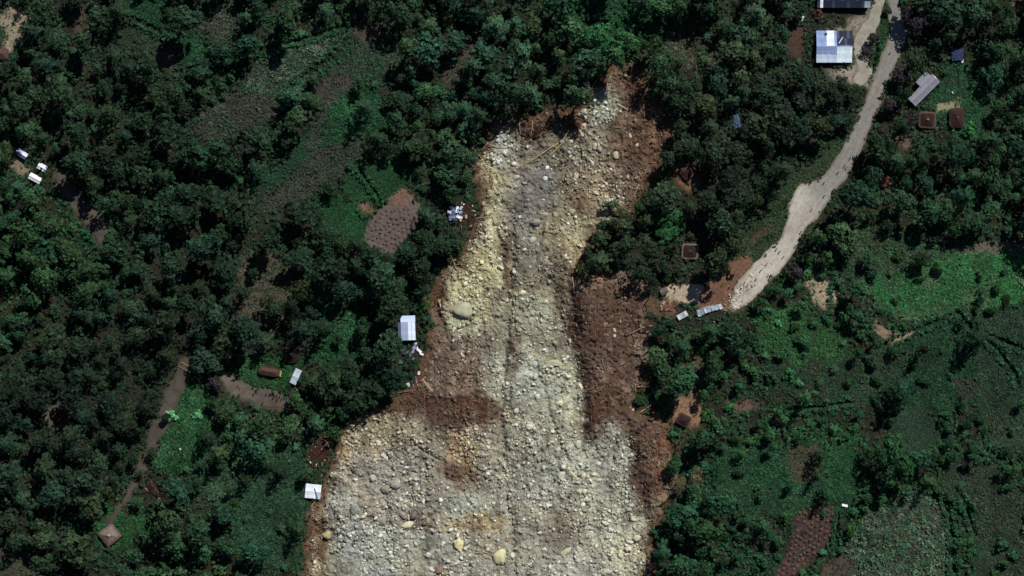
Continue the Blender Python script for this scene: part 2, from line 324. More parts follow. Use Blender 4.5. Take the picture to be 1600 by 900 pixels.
# ------------------------------------------------------------------ materials
def mat(name, color=(0.2, 0.2, 0.2), attr=False, objc=False, rough=0.85, spec=0.2, noise=0.0, nscale=1.0, metal=0.0, bump=0.0, bscale=4.0, detail=4.0, wave=0.0, wscale=3.0):
    m = bpy.data.materials.new(name); m.use_nodes = True
    nt = m.node_tree; N = nt.nodes; Lk = nt.links
    bs = N["Principled BSDF"]
    bs.inputs["Roughness"].default_value = rough
    bs.inputs["Metallic"].default_value = metal
    bs.inputs["Specular IOR Level"].default_value = spec
    cur = None
    if attr:
        a = N.new("ShaderNodeAttribute"); a.attribute_name = "Col"; cur = a.outputs["Color"]
    def mul(c1, c2):
        x = N.new("ShaderNodeMix"); x.data_type = 'RGBA'; x.blend_type = 'MULTIPLY'; x.inputs["Factor"].default_value = 1.0
        Lk.new(c1, x.inputs["A"]); Lk.new(c2, x.inputs["B"]); return x.outputs["Result"]
    if objc:
        oi = N.new("ShaderNodeObjectInfo")
        cur = oi.outputs["Color"] if cur is None else mul(cur, oi.outputs["Color"])
    if cur is None:
        rgb = N.new("ShaderNodeRGB"); rgb.outputs[0].default_value = (*color, 1); cur = rgb.outputs[0]
    tc = N.new("ShaderNodeTexCoord")
    if noise > 0:
        nz = N.new("ShaderNodeTexNoise"); nz.inputs["Scale"].default_value = nscale; nz.inputs["Detail"].default_value = detail
        Lk.new(tc.outputs["Object"], nz.inputs["Vector"])
        mr = N.new("ShaderNodeMapRange"); mr.inputs["From Min"].default_value = 0.25; mr.inputs["From Max"].default_value = 0.75
        mr.inputs["To Min"].default_value = 1 - noise; mr.inputs["To Max"].default_value = 1 + noise
        Lk.new(nz.outputs["Fac"], mr.inputs["Value"])
        cur = mul(cur, mr.outputs["Result"])
    if wave > 0:
        wv = N.new("ShaderNodeTexWave"); wv.inputs["Scale"].default_value = wscale; wv.inputs["Distortion"].default_value = 2.0
        Lk.new(tc.outputs["Object"], wv.inputs["Vector"])
        mr = N.new("ShaderNodeMapRange"); mr.inputs["To Min"].default_value = 1 - wave; mr.inputs["To Max"].default_value = 1 + wave
        Lk.new(wv.outputs["Fac"], mr.inputs["Value"]); cur = mul(cur, mr.outputs["Result"])
    Lk.new(cur, bs.inputs["Base Color"])
    if bump > 0:
        nb = N.new("ShaderNodeTexNoise"); nb.inputs["Scale"].default_value = bscale; nb.inputs["Detail"].default_value = 5.0
        Lk.new(tc.outputs["Object"], nb.inputs["Vector"])
        bp = N.new("ShaderNodeBump"); bp.inputs["Strength"].default_value = 1.0; bp.inputs["Distance"].default_value = bump
        Lk.new(nb.outputs["Fac"], bp.inputs["Height"]); Lk.new(bp.outputs["Normal"], bs.inputs["Normal"])
    return m

M = dict(
    ground=mat("earth_and_litter", attr=True, rough=0.95, spec=0.1, noise=0.35, nscale=0.9, bump=0.25, bscale=1.2),
    debris=mat("slide_debris", attr=True, rough=0.95, spec=0.1, noise=0.5, nscale=1.7, bump=0.45, bscale=1.9, detail=6.0),
    road=mat("gravel_road", attr=True, rough=0.95, spec=0.1, noise=0.16, nscale=0.8, bump=0.05, bscale=2.0),
    leaf=mat("foliage", attr=True, objc=True, rough=0.7, spec=0.12),
    rock=mat("rock", attr=True, objc=True, rough=0.9, spec=0.15, noise=0.22, nscale=1.3, bump=0.12, bscale=2.5),
    bark=mat("bark", objc=True, rough=0.95, spec=0.1, noise=0.3, nscale=3.0),
    tin=mat("corrugated_tin", objc=True, rough=0.5, spec=0.3, noise=0.2, nscale=0.6, metal=0.1, detail=6.0),
    wall=mat("wall_boards", objc=True, rough=0.9, spec=0.1, noise=0.2, nscale=2.0),
    thatch=mat("thatch", objc=True, rough=0.95, spec=0.05, noise=0.38, nscale=2.2, bump=0.2, bscale=5.0),
    wood=mat("timber", objc=True, rough=0.9, spec=0.1, noise=0.25, nscale=3.0),
    mound=mat("mound_soil", objc=True, rough=0.95, spec=0.05, noise=0.25, nscale=2.5, bump=0.1, bscale=4.0),
    cloth=mat("cloth", objc=True, rough=0.9, spec=0.05, noise=0.1, nscale=6.0),
    skin=mat("skin", objc=True, rough=0.7, spec=0.2),
    glass=mat("window_glass", color=(0.02, 0.025, 0.03), rough=0.1, spec=0.5),
)

# ------------------------------------------------------------------ mesh helpers
def mesh_np(name, V, F, col=None, smooth=False):
    V = np.ascontiguousarray(V, np.float32); F = np.ascontiguousarray(F, np.int32)
    me = bpy.data.meshes.new(name)
    k = F.shape[1]
    me.vertices.add(len(V)); me.vertices.foreach_set("co", V.ravel())
    me.loops.add(F.size); me.loops.foreach_set("vertex_index", F.ravel())
    me.polygons.add(len(F)); me.polygons.foreach_set("loop_start", np.arange(0, F.size, k, dtype=np.int32))
    me.update(calc_edges=True)
    if smooth: me.polygons.foreach_set("use_smooth", np.ones(len(F), bool))
    if col is not None:
        at = me.color_attributes.new("Col", 'FLOAT_COLOR', 'POINT')
        c4 = np.ones((len(V), 4), np.float32); c4[:, :3] = col
        at.data.foreach_set("color", c4.ravel())
    return me

def link(name, data, material=None, parent=None, loc=None, rotz=0.0, color=None):
    o = bpy.data.objects.new(name, data); COL.objects.link(o)
    if material is not None and len(data.materials) == 0: data.materials.append(material)
    if parent is not None: o.parent = parent
    if loc is not None: o.location = loc
    if rotz: o.rotation_euler = (0, 0, rotz)
    if color is not None: o.color = (*color, 1.0)
    return o

def tag(o, label=None, cat=None, group=None, kind=None):
    if label: o["label"] = label
    if cat: o["category"] = cat
    if group: o["group"] = group
    if kind: o["kind"] = kind
    return o

def empty(name, px, py, rot=0.0, z=None, label=None, cat=None, group=None):
    o = bpy.data.objects.new(name, None); COL.objects.link(o)
    o.empty_display_size = 0.5
    zz = float(base_h(np.array([px]), np.array([py]))[0]) if z is None else z
    o.location = (float(wx(px)), float(wy(py)), zz); o.rotation_euler = (0, 0, R(rot))
    return tag(o, label, cat, group)

class MB:
    def __init__(s): s.v = []; s.f = []
    def add(s, vs, fs):
        n = len(s.v); s.v += [tuple(v) for v in vs]; s.f += [tuple(i + n for i in f) for f in fs]; return s
    def box(s, c, d, rot=None):
        x, y, z = (k / 2 for k in d)
        vs = [Vector((sx * x, sy * y, sz * z)) for sz in (-1, 1) for sx, sy in ((-1, -1), (1, -1), (1, 1), (-1, 1))]
        if rot is not None: vs = [rot @ v for v in vs]
        c = Vector(c)
        return s.add([v + c for v in vs], [(3, 2, 1, 0), (4, 5, 6, 7), (0, 1, 5, 4), (1, 2, 6, 5), (2, 3, 7, 6), (3, 0, 4, 7)])
    def tube(s, pts, rad, n=7):
        rings = []
        for i, (p, r) in enumerate(zip(pts, rad)):
            p = Vector(p)
            d = (Vector(pts[min(i + 1, len(pts) - 1)]) - Vector(pts[max(i - 1, 0)])).normalized()
            a = d.orthogonal().normalized(); b = d.cross(a)
            rings.append([p + (a * math.cos(2 * math.pi * k / n) + b * math.sin(2 * math.pi * k / n)) * r for k in range(n)])
        vs = [v for r in rings for v in r]; fs = []
        for i in range(len(rings) - 1):
            for k in range(n):
                fs.append((i * n + k, i * n + (k + 1) % n, (i + 1) * n + (k + 1) % n, (i + 1) * n + k))
        fs.append(tuple(range(n - 1, -1, -1))); fs.append(tuple((len(rings) - 1) * n + k for k in range(n)))
        return s.add(vs, fs)
    def mesh(s, name, smooth=False):
        me = bpy.data.meshes.new(name); me.from_pydata(s.v, [], s.f); me.update()
        if smooth: me.polygons.foreach_set("use_smooth", np.ones(len(me.polygons), bool))
        return me
    def build(s, name, m, parent=None, color=(0.3, 0.3, 0.3), loc=None, smooth=False):
        return link(name, s.mesh(name, smooth), M[m], parent, loc, color=color)

# ------------------------------------------------------------------ ground, slide and roads
def axis(lo, hi, step, ext):
    core = np.arange(lo, hi + 1e-6, step); out = []; d = step; x = hi
    while x < ext:
        d *= 1.45; x += d; out.append(x)
    out = np.array(out)
    return np.concatenate([(lo + hi) - out[::-1], core, out])

def grid_faces(nx, ny):
    i = np.arange(nx - 1)[None, :]; j = np.arange(ny - 1)[:, None]
    a = (j * nx + i).ravel()
    return np.stack([a, a + nx, a + nx + 1, a + 1], 1)   # py grows downward: this order faces up

gx = axis(-50, 1650, 2.9, 14000); gy = axis(-50, 950, 2.9, 14000)
PX, PY = np.meshgrid(gx, gy)
g_rs = road_sd(PX, PY); g_ss = slide_sd(PX, PY)
GH = ground_h(PX, PY, g_rs, g_ss)
far_fade = np.maximum(np.abs(PX - 800) - 900, np.abs(PY - 450) - 550)
C = np.ones(PX.shape + (3,)) * FOREST_SOIL
C *= (1 + 0.35 * fbm(PX, PY, 26, 3, 2))[..., None]
out_veg = sstep(0, 200, far_fade)[..., None]
C = C * (1 - out_veg) + out_veg * lin((36, 54, 42)) * (1 + 0.5 * fbm(PX, PY, 60, 3, 3))[..., None]
for z in Z:
    qx = PX + z['warp'] * fbm(PX, PY, 24, 3, 4); qy = PY + z['warp'] * fbm(PX, PY, 24, 3, 0)
    w = sstep(z['soft'] * 0.6, -z['soft'] * 0.6, sd_poly(qx, qy, z['poly'], 30) + z['soft'] * 0.5 * fbm(PX, PY, 9, 3, 1))
    C = C * (1 - w[..., None]) + w[..., None] * z['soil'] * (1 + 0.16 * fbm(PX, PY, 12, 3, 7))[..., None]
# bare shoulders along roads and trampled edges of the slide
w = (1 - sstep(0, 7, g_rs)) * 0.6
C = C * (1 - w[..., None]) + w[..., None] * lin((92, 82, 66))
w = (1 - sstep(0, 12, g_ss)) * 0.75
C = C * (1 - w[..., None]) + w[..., None] * lin((96, 72, 54))
V = np.stack([wx(PX), wy(PY), GH], -1).reshape(-1, 3)
ground = link("ground", mesh_np("ground", V, grid_faces(len(gx), len(gy)), np.clip(C, 0.004, 0.9).reshape(-1, 3), True), M["ground"])
tag(ground, kind="structure")

def sheet(name, box, step, sdf, hfun, cfun, m, margin):
    x0, y0, x1, y1 = box
    ax = np.arange(x0, x1, step); ay = np.arange(y0, y1, step)
    X, Y = np.meshgrid(ax, ay)
    S = sdf(X, Y)
    F = grid_faces(len(ax), len(ay))
    keep = (S.ravel()[F] < margin).all(1)
    F = F[keep]
    used = np.unique(F); remap = np.full(X.size, -1, np.int64); remap[used] = np.arange(len(used))
    x = X.ravel()[used]; y = Y.ravel()[used]; s = S.ravel()[used]
    V = np.stack([wx(x), wy(y), hfun(x, y, s)], 1)
    o = link(name, mesh_np(name, V, remap[F], cfun(x, y, s), True), M[m])
    return tag(o, kind="structure")

sheet("landslide_debris", (455, 75, 1085, 1045), 1.3, slide_sd, slide_h, lambda x, y, s: slide_col(x, y), "debris", 5.0)

def road_h(x, y, s): return base_h(x, y) + 0.06 - 0.42 * sstep(-1.5, 3.5, s) + 0.03 * fbm(x, y, 9, 2, 2)
def road_fn(pts, *more): return lambda x, y: np.minimum.reduce([sd_line(x, y, p) for p in (pts,) + more]) + 3.4 * fbm(x, y, 15, 4, 3) * (1 + 1.2 * sstep(415, 450, y))
def road_c(x, y, s):
    k = sstep(250, 420, y)[..., None]
    c = lin((128, 126, 122)) * (1 - k) + lin((178, 173, 163)) * k
    lay = np.exp(-(((x - 1246) / 16) ** 2 + ((y - 312) / 34) ** 2))[..., None]
    c = c * (1 - lay) + lin((196, 192, 182)) * lay
    br = sstep(0.1, 0.55, fbm(x, y, 26, 3, 6))[..., None] * 0.35
    c = c * (1 - br) + lin((136, 122, 112)) * br
    sk = fbm((x + y) * 3.2, (x - y) * 0.6, 30, 3, 5) * sstep(395, 440, y); c = c * (1 + 0.45 * sk)[..., None]
    rut = np.sin(s * 0.9)[..., None] * 0.06; c = c * (1 + rut)
    ed = sstep(-4, 1, s)[..., None] * 0.5
    return np.clip(c * (1 - ed) + ed * lin((100, 90, 74)), 0, 1) * (1 + 0.14 * fbm(x, y, 5, 3, 1))[..., None]
def drive_c(x, y, s): return np.ones(x.shape + (3,)) * lin((146, 142, 130)) * (1 + 0.28 * fbm(x, y, 8, 3, 1))[..., None]
def track_c(x, y, s):
    c = np.ones(x.shape + (3,)) * lin((78, 71, 66)) * (1 + 0.30 * fbm(x, y, 10, 3, 1) + 0.35 * fbm(x, y, 38, 3, 6))[..., None]
    e = sstep(-5, 1, s)[..., None] * 0.5
    return c * (1 - e) + e * lin((60, 60, 48))
sheet("gravel_road", (1110, -45, 1440, 505), 1.6, road_fn(ROAD, LAYBY), road_h, road_c, "road", 4.0)
sheet("sandy_driveway", (1310, -45, 1400, 150), 1.6, road_fn(DRIVE), lambda x, y, s: road_h(x, y, s) - 0.03, drive_c, "road", 4.0)
sheet("dirt_track", (70, 250, 190, 395), 1.6, (lambda x, y: road_fn(TRACK_A)(x, y) + 5.0 * fbm(x, y, 22, 3, 5)), road_h, track_c, "road", 4.0)
sheet("dirt_path", (150, 540, 320, 840), 1.6, (lambda x, y: road_fn(TRACK_B)(x, y) + 4.0 * fbm(x, y, 28, 3, 5)), road_h, track_c, "road", 4.0)
sheet("dirt_yard", (330, 570, 505, 665), 1.6, (lambda x, y: road_fn(TRACK_C)(x, y) + 5.0 * fbm(x, y, 22, 3, 5)), road_h, lambda x, y, s: track_c(x, y, s) * 1.45, "road", 4.0)

# ------------------------------------------------------------------ labels by landmark
LAND = [(1300, 75, "the big blue-grey tin roof"), (1441, 138, "the L-shaped grey roof"), (1470, 187, "the two square thatched huts"),
        (1078, 393, "the dark square hut by the slide"), (1250, 315, "the wide road bend"), (1090, 484, "the buckled tin roof"),
        (1070, 650, "the hut on orange soil"), (1075, 268, "the red-brown hut"), (1382, 284, "the small orange-roofed hut"),
        (1319, 789, "the lone white sheet"), (1420, 840, "the leafy lower-right garden"), (1280, 455, "the pale soil scar"),
        (985, 105, "the head of the slide"), (715, 333, "the crushed white roof"), (605, 350, "the mounded brown garden"),
        (638, 515, "the white house at the slide edge"), (490, 767, "the square white roof"), (455, 553, "the round dark hut"),
        (172, 835, "the pyramid-roofed hut"), (242, 765, "the collapsed maroon hut"), (55, 262, "the three white sheds"),
        (150, 348, "the bare grey clearing"), (12, 50, "the sandy corner yard"), (95, 648, "the grey forest clearing"),
        (290, 575, "the track's upper end"), (400, 82, "the long dark ditch"), (480, 240, "the long mounded plot"), (415, 410, "the brown clearing"),
        (1450, 460, "the bright green slope"), (1150, 190, "the blue tarpaulin"), (1250, 850, "the reddish garden"), (1430, 670, "the smooth green plot"),
        (8, 892, "the bottom left corner"), (1592, 892, "the bottom right corner"), (1592, 8, "the top right corner"), (700, 4, "the middle of the top edge"),
        (1316, 6, "the dark roof on the top edge"), (440, 800, "the lower scrub field"), (230, 20, "the top left green plot"), (1560, 560, "the terraces at right"),
        (8, 470, "the middle of the left edge"), (600, 280, "the bright grass field"), (1395, 522, "the pale arc of soil"), (300, 670, "the bright green thicket")]
DIRS = ["right of", "upper right of", "above", "upper left of", "left of", "lower left of", "below", "lower right of"]
ORD = ["nearest", "second nearest", "third nearest", "fourth nearest", "fifth nearest", "sixth nearest", "seventh nearest", "eighth nearest", "ninth nearest",
       "tenth nearest", "eleventh nearest", "twelfth nearest", "thirteenth nearest", "fourteenth nearest", "fifteenth nearest", "sixteenth nearest",
       "seventeenth nearest", "eighteenth nearest", "nineteenth nearest", "twentieth nearest"]
def sector(px, py, lx, ly):
    return DIRS[int(round(math.atan2(ly - py, px - lx) / (math.pi / 4))) % 8]
def landmark_labels(items, what, marks):
    """items: list of (object, px, py, adjective); gives every one a label by landmark, side and rank of distance"""
    g = {}
    for it in items:
        o, px, py = it[:3]
        lx, ly, nm = min(marks, key=lambda L: math.hypot(px - L[0], py - L[1]))
        g.setdefault((nm, sector(px, py, lx, ly), it[3]), []).append((math.hypot(px - lx, py - ly), it))
    for (nm, d, _a), L in g.items():
        L.sort(key=lambda t: t[0])
        for i, (_, it) in enumerate(L):
            o = it[0]; adj = it[3]
            rank = "" if len(L) == 1 else ORD[min(i, 19)] + " "
            o["label"] = " ".join((rank + adj + " " + what + " " + d + " " + nm).split())

# ------------------------------------------------------------------ vegetation prototypes
def rot_to(axis, spin):
    """rotation matrices taking z to the axes, spun about them"""
    n = len(axis); a = axis / np.linalg.norm(axis, axis=1, keepdims=True)
    ref = np.where(np.abs(a[:, 2:3]) < 0.9, np.array([[0, 0, 1.0]]), np.array([[1.0, 0, 0]]))
    u = np.cross(ref, a); u /= np.linalg.norm(u, axis=1, keepdims=True); v = np.cross(a, u)
    c = np.cos(spin)[:, None]; s = np.sin(spin)[:, None]
    u2 = u * c + v * s; v2 = -u * s + v * c
    return np.stack([u2, v2, a], 2)

def tufts(pos, axis, size, k=12, lw=0.34, lo=-0.25, hi=0.75, col=None, jit=0.34, rng=RNG):
    """star tufts of kite-shaped leaves: returns V, F, colour multiplier"""
    n = len(pos)
    Rm = rot_to(axis, rng.random(n) * 6.283)
    phi = (np.arange(k)[None, :] + rng.uniform(-0.4, 0.4, (n, k))) * (6.283 / k * 1.0) * 1.0
    el = rng.uniform(lo, hi, (n, k))
    L = size[:, None] * rng.uniform(0.6, 1.2, (n, k)); Wd = L * lw
    d = np.stack([np.cos(phi) * np.cos(el), np.sin(phi) * np.cos(el), np.sin(el)], -1)
    side = np.stack([-np.sin(phi), np.cos(phi), rng.uniform(-0.5, 0.5, (n, k))], -1)
    b0 = d * (0.05 * L)[..., None]
    mid = d * (0.55 * L)[..., None] + np.array([0, 0, 0.10]) * L[..., None]
    tip = d * L[..., None] - np.array([0, 0, 0.12]) * L[..., None]
    q = np.stack([b0, mid + side * Wd[..., None], tip, mid - side * Wd[..., None]], 2)      # n,k,4,3
    q = np.einsum('nij,nkvj->nkvi', Rm, q) + pos[:, None, None, :]
    V = q.reshape(-1, 3); F = np.arange(len(V)).reshape(-1, 4)
    m = (1 + jit * rng.standard_normal((n, 1))) * (1 + 0.18 * rng.standard_normal((n, k)))
    m = np.clip(m, 0.45, 1.8)
    if col is None: c = np.repeat(m.reshape(-1, 1), 4, 0) * np.ones((1, 3))
    else: c = np.repeat((m[..., None] * col[:, None, :]).reshape(-1, 3), 4, 0)
    return V, F, c

def dome_points(n, rng, zmin=-0.15):
    i = np.arange(n) + 0.5
    z = 1 - (1 - zmin) * i / n; t = i * 2.39996 + rng.random() * 6
    r = np.sqrt(np.clip(1 - z * z, 0, 1))
    return np.stack([r * np.cos(t), r * np.sin(t), z], 1) + rng.normal(0, 0.07, (n, 3))

def broad_crown(seed, r=5.0, zc=8.0, lobes=8, flat=0.8, per=15, k=12, size=0.95, lw=0.32):
    rng = np.random.default_rng(seed)
    cs = [(rng.uniform(-.15, .15), rng.uniform(-.15, .15), 0.30, 0.46)]
    for i in range(lobes):
        a = 6.283 * i / lobes + rng.uniform(-0.5, 0.5); d = rng.uniform(0.36, 0.92) if i % 3 else rng.uniform(0.25, 0.5)
        cs.append((d * math.cos(a), d * math.sin(a), rng.uniform(-0.35, 0.42) * (1.15 - 0.5 * d), rng.uniform(0.20, 0.38)))
    P = []; A = []
    for x, y, z, rr in cs:
        n = max(6, int(per * (rr / 0.35) ** 2))
        D = dome_points(n, rng)
        P.append(np.array([x, y, z]) * r + D * rr * r); A.append(D + np.array([x * 0.5, y * 0.5, 0.55]))
    P = np.concatenate(P); A = np.concatenate(A)
    kp = rng.random(len(P)) < 0.84; P = P[kp]; A = A[kp]
    P[:, 2] *= flat; P[:, 2] += zc
    V, F, c = tufts(P, A, rng.uniform(0.8, 1.25, len(P)) * size, k, lw, rng=rng)
    limbs = [(c_[0] * r * 0.9, c_[1] * r * 0.9, zc + c_[2] * r * flat) for c_ in cs]
    return mesh_np("crown", V, F, c), limbs

def feather_crown(seed, r=4.0, zc=3.0, top=13.0):
    rng = np.random.default_rng(seed)
    P = []; A = []; limbs = []
    nb = 34
    for i in range(nb):
        t = i / (nb - 1); zz = zc + (top - zc) * t; ext = r * (1 - t) ** 0.55 * rng.uniform(0.75, 1.1) + 0.3
        a = i * 2.39996 + rng.uniform(-0.3, 0.3)
        m = max(2, int(ext / 0.62))
        for j in range(m):
            f = (j + 1) / m
            P.append((ext * f * math.cos(a) + rng.normal(0, .12), ext * f * math.sin(a) + rng.normal(0, .12), zz + 0.5 * f * (1 - f) * 2 - 0.25 * f * f * ext * 0.4))
            A.append((math.cos(a) * 0.7, math.sin(a) * 0.7, 1.0))
        if i % 4 == 0: limbs.append((ext * 0.8 * math.cos(a), ext * 0.8 * math.sin(a), zz))
    P = np.array(P); A = np.array(A)
    V, F, c = tufts(P, A, rng.uniform(0.7, 1.05, len(P)) * 0.85, 9, 0.22, rng=rng)
    return mesh_np("crown", V, F, c), limbs

def trunk_mesh(limbs, r0, zfork, top, seed):
    rng = random.Random(seed); mb = MB()
    mb.tube([(0, 0, -0.8), (0.1, 0.05, zfork * 0.5), (0.05, -0.1, zfork), (0, 0, top)], [r0 * 1.35, r0, r0 * 0.85, r0 * 0.3], 7)
    for x, y, z in limbs[1:]:
        mb.tube([(0.05, -0.1, zfork * rng.uniform(0.75, 1.0)), (x * 0.5, y * 0.5, zfork * 0.45 + z * 0.55), (x, y, z)], [r0 * 0.5, r0 * 0.33, r0 * 0.12], 5)
    return mb.mesh("trunk", True)

BROAD = []
for i, kw in enumerate([dict(lobes=8), dict(lobes=10, flat=0.7, size=0.85), dict(lobes=7, flat=0.95, per=17), dict(lobes=9, size=1.1, lw=0.26, k=10), dict(lobes=6, flat=0.85, per=18, size=0.8), dict(lobes=11, flat=0.65, per=13)]):
    c, l = broad_crown(100 + i, **kw); BROAD.append((c, trunk_mesh(l, 0.28, 4.6, 8.2, i)))
FINE = []
for i in range(3):
    c, l = broad_crown(200 + i, lobes=9, flat=0.75, per=26, k=11, size=0.62, lw=0.36); FINE.append((c, trunk_mesh(l, 0.26, 4.4, 8.0, 40 + i)))
FEATHER = []
for i in range(4):
    c, l = feather_crown(300 + i); FEATHER.append((c, trunk_mesh(l, 0.22, 6.0, 13.2, 60 + i)))
SHRUB = []
for i in range(5):
    c, l = broad_crown(400 + i, r=2.0, zc=1.1, lobes=5, flat=0.8, per=8, k=10, size=0.62, lw=0.36); SHRUB.append((c, trunk_mesh(l, 0.07, 0.5, 1.2, 80 + i)))
BANANA = []
for i in range(3):
    rng = random.Random(500 + i); leaves = []; mb = MB()
    nl = 9; vs = []; fs = []; cc = []
    for k in range(nl):
        a = 6.283 * k / nl + rng.uniform(-.25, .25); L = rng.uniform(1.7, 2.5); el = rng.uniform(0.25, 0.9); z = 2.4 + rng.uniform(0, .5)
        n0 = len(vs)
        for j in range(5):
            f = j / 4; hd = L * f * math.cos(el * (1 - 0.4 * f)); zz = z + L * math.sin(el) * f - 1.15 * L * f * f * 0.75
            w = 0.30 * math.sin(math.pi * min(1, 0.12 + 0.9 * f)) + 0.02
            for sgn in (-1, 1):
                vs.append((hd * math.cos(a) - sgn * w * math.sin(a), hd * math.sin(a) + sgn * w * math.cos(a), zz + 0.08 * abs(sgn) * (rng.random() - .5)))
                cc.append([rng.uniform(0.75, 1.25)] * 3)
        for j in range(4): fs.append((n0 + 2 * j, n0 + 2 * j + 2, n0 + 2 * j + 3, n0 + 2 * j + 1))
    stem = MB().tube([(0, 0, -0.4), (0, 0, 1.3), (0.03, 0, 2.6)], [0.2, 0.16, 0.09], 7).mesh("trunk", True)
    BANANA.append((mesh_np("crown", np.array(vs), np.array(fs), np.array(cc)), stem))
for lst in (BROAD, FINE, FEATHER, SHRUB, BANANA):
    for c, t in lst: c.materials.append(M["leaf"]); t.materials.append(M["bark"])

TREE_ANCH = [(100, 200, (36, 58, 46)), (300, 300, (34, 60, 46)), (150, 600, (33, 52, 43)), (350, 450, (35, 54, 44)), (80, 820, (38, 58, 46)), (600, 470, (34, 57, 44)),
             (680, 130, (37, 62, 48)), (850, 100, (38, 56, 45)), (960, 20, (36, 68, 45)), (1150, 130, (40, 58, 48)), (1200, 220, (40, 58, 47)), (1000, 340, (44, 62, 48)),
             (1450, 300, (38, 66, 48)), (1350, 350, (40, 68, 50)), (1500, 50, (40, 64, 49)), (1200, 600, (36, 66, 47)), (1130, 850, (36, 70, 52)), (1400, 600, (36, 66, 48)),
             (400, 800, (40, 68, 50)), (1250, 720, (36, 74, 50)), (1550, 250, (36, 64, 48)), (20, 380, (34, 66, 46))]
def tree_col(px, py, rng):
    w = np.array([math.exp(-((px - a) ** 2 + (py - b) ** 2) / 14000.0) + 1e-9 for a, b, _ in TREE_ANCH]); w /= w.sum()
    c = sum(k * lin(t[2]) for k, t in zip(w, TREE_ANCH))
    c = gray(c, 0.9)
    big = float(fbm(np.array([px]), np.array([py]), 170, 3, 2)[0])
    m = TREE_GAIN * rng.uniform(0.66, 1.34) * (1 + 0.75 * big) * (0.88 if px < 560 else 1.0); h = rng.gauss(0, 1)
    return c * m * np.array([1 + 0.12 * h, 1.0, 0.79 - 0.06 * h])
TREE_GAIN = 1.42

def plant(kind, proto, px, py, scale, hscale, col, group, bark=(0.10, 0.08, 0.06), z=None):
    crown, trunk = proto
    zz = float(ground_h(np.array([px]), np.array([py]))[0]) if z is None else z
    o = bpy.data.objects.new(kind, None); COL.objects.link(o); o.empty_display_size = 0.5
    o.location = (float(wx(px)), float(wy(py)), zz); o.rotation_euler = (0, 0, random.uniform(0, 6.283)); el_ = random.uniform(0.82, 1.22); o.scale = (scale * el_, scale / el_, scale * hscale)
    o["category"] = "tree" if "tree" in kind else ("shrub" if kind == "shrub" else "plant"); o["group"] = group
    if -2 < float(slide_sd(np.array([px]), np.array([py]))[0]) < 26 and random.random() < 0.6: o.rotation_euler = (random.gauss(0, .16), random.gauss(0, .16), o.rotation_euler[2])
    c = link("crown", crown, parent=o, color=col); t = link("trunk", trunk, parent=o, color=bark)
    return o

# things that stand clear of the trees: (x, y, clear radius)
CLEAR = [(1300, 75, 38), (1441, 138, 26), (1448, 188, 20), (1493, 185, 22), (1078, 393, 19), (1108, 482, 22), (1070, 655, 18), (1075, 268, 20), (1382, 284, 12),
         (1319, 789, 8), (1316, 2, 40), (1290, 8, 30), (1345, 6, 30), (715, 333, 24), (640, 512, 22), (652, 550, 16), (655, 585, 14), (490, 767, 20), (456, 553, 20), (424, 580, 24), (463, 587, 14),
         (172, 835, 22), (242, 765, 26), (36, 241, 16), (68, 262, 16), (57, 279, 17), (0, 84, 20), (1150, 190, 9), (1037, 455, 12), (1066, 493, 14), (1495, 85, 15), (1498, 130, 14), (500, 705, 22)]
def spots_ok(px, py, r):
    ok = np.ones(px.shape, bool)
    for x, y, c in CLEAR: ok &= np.hypot(px - x, py - y) > c + 0.62 * r
    return ok

N_C = 60000
cx = RNG.uniform(-25, 1625, N_C); cy = RNG.uniform(-25, 925, N_C)
c_rs = road_sd(cx, cy); c_ss = slide_sd(cx, cy)
c_z = np.full(N_C, -1)
for i, z in enumerate(Z):
    c_z[sd_poly(cx, cy, z['poly'], 10) < 0] = i
c_edge = np.full(N_C, 1e3)          # distance to the nearest treeless zone
for z in Z:
    if z['tree'] == 0: c_edge = np.minimum(c_edge, sd_poly(cx, cy, z['poly'], 30))
c_tree = np.array([1.0 if i < 0 else Z[i]['tree'] for i in c_z])
c_pick = RNG.random(N_C)
c_hh = fbm(cx, cy, 150, 2, 1)

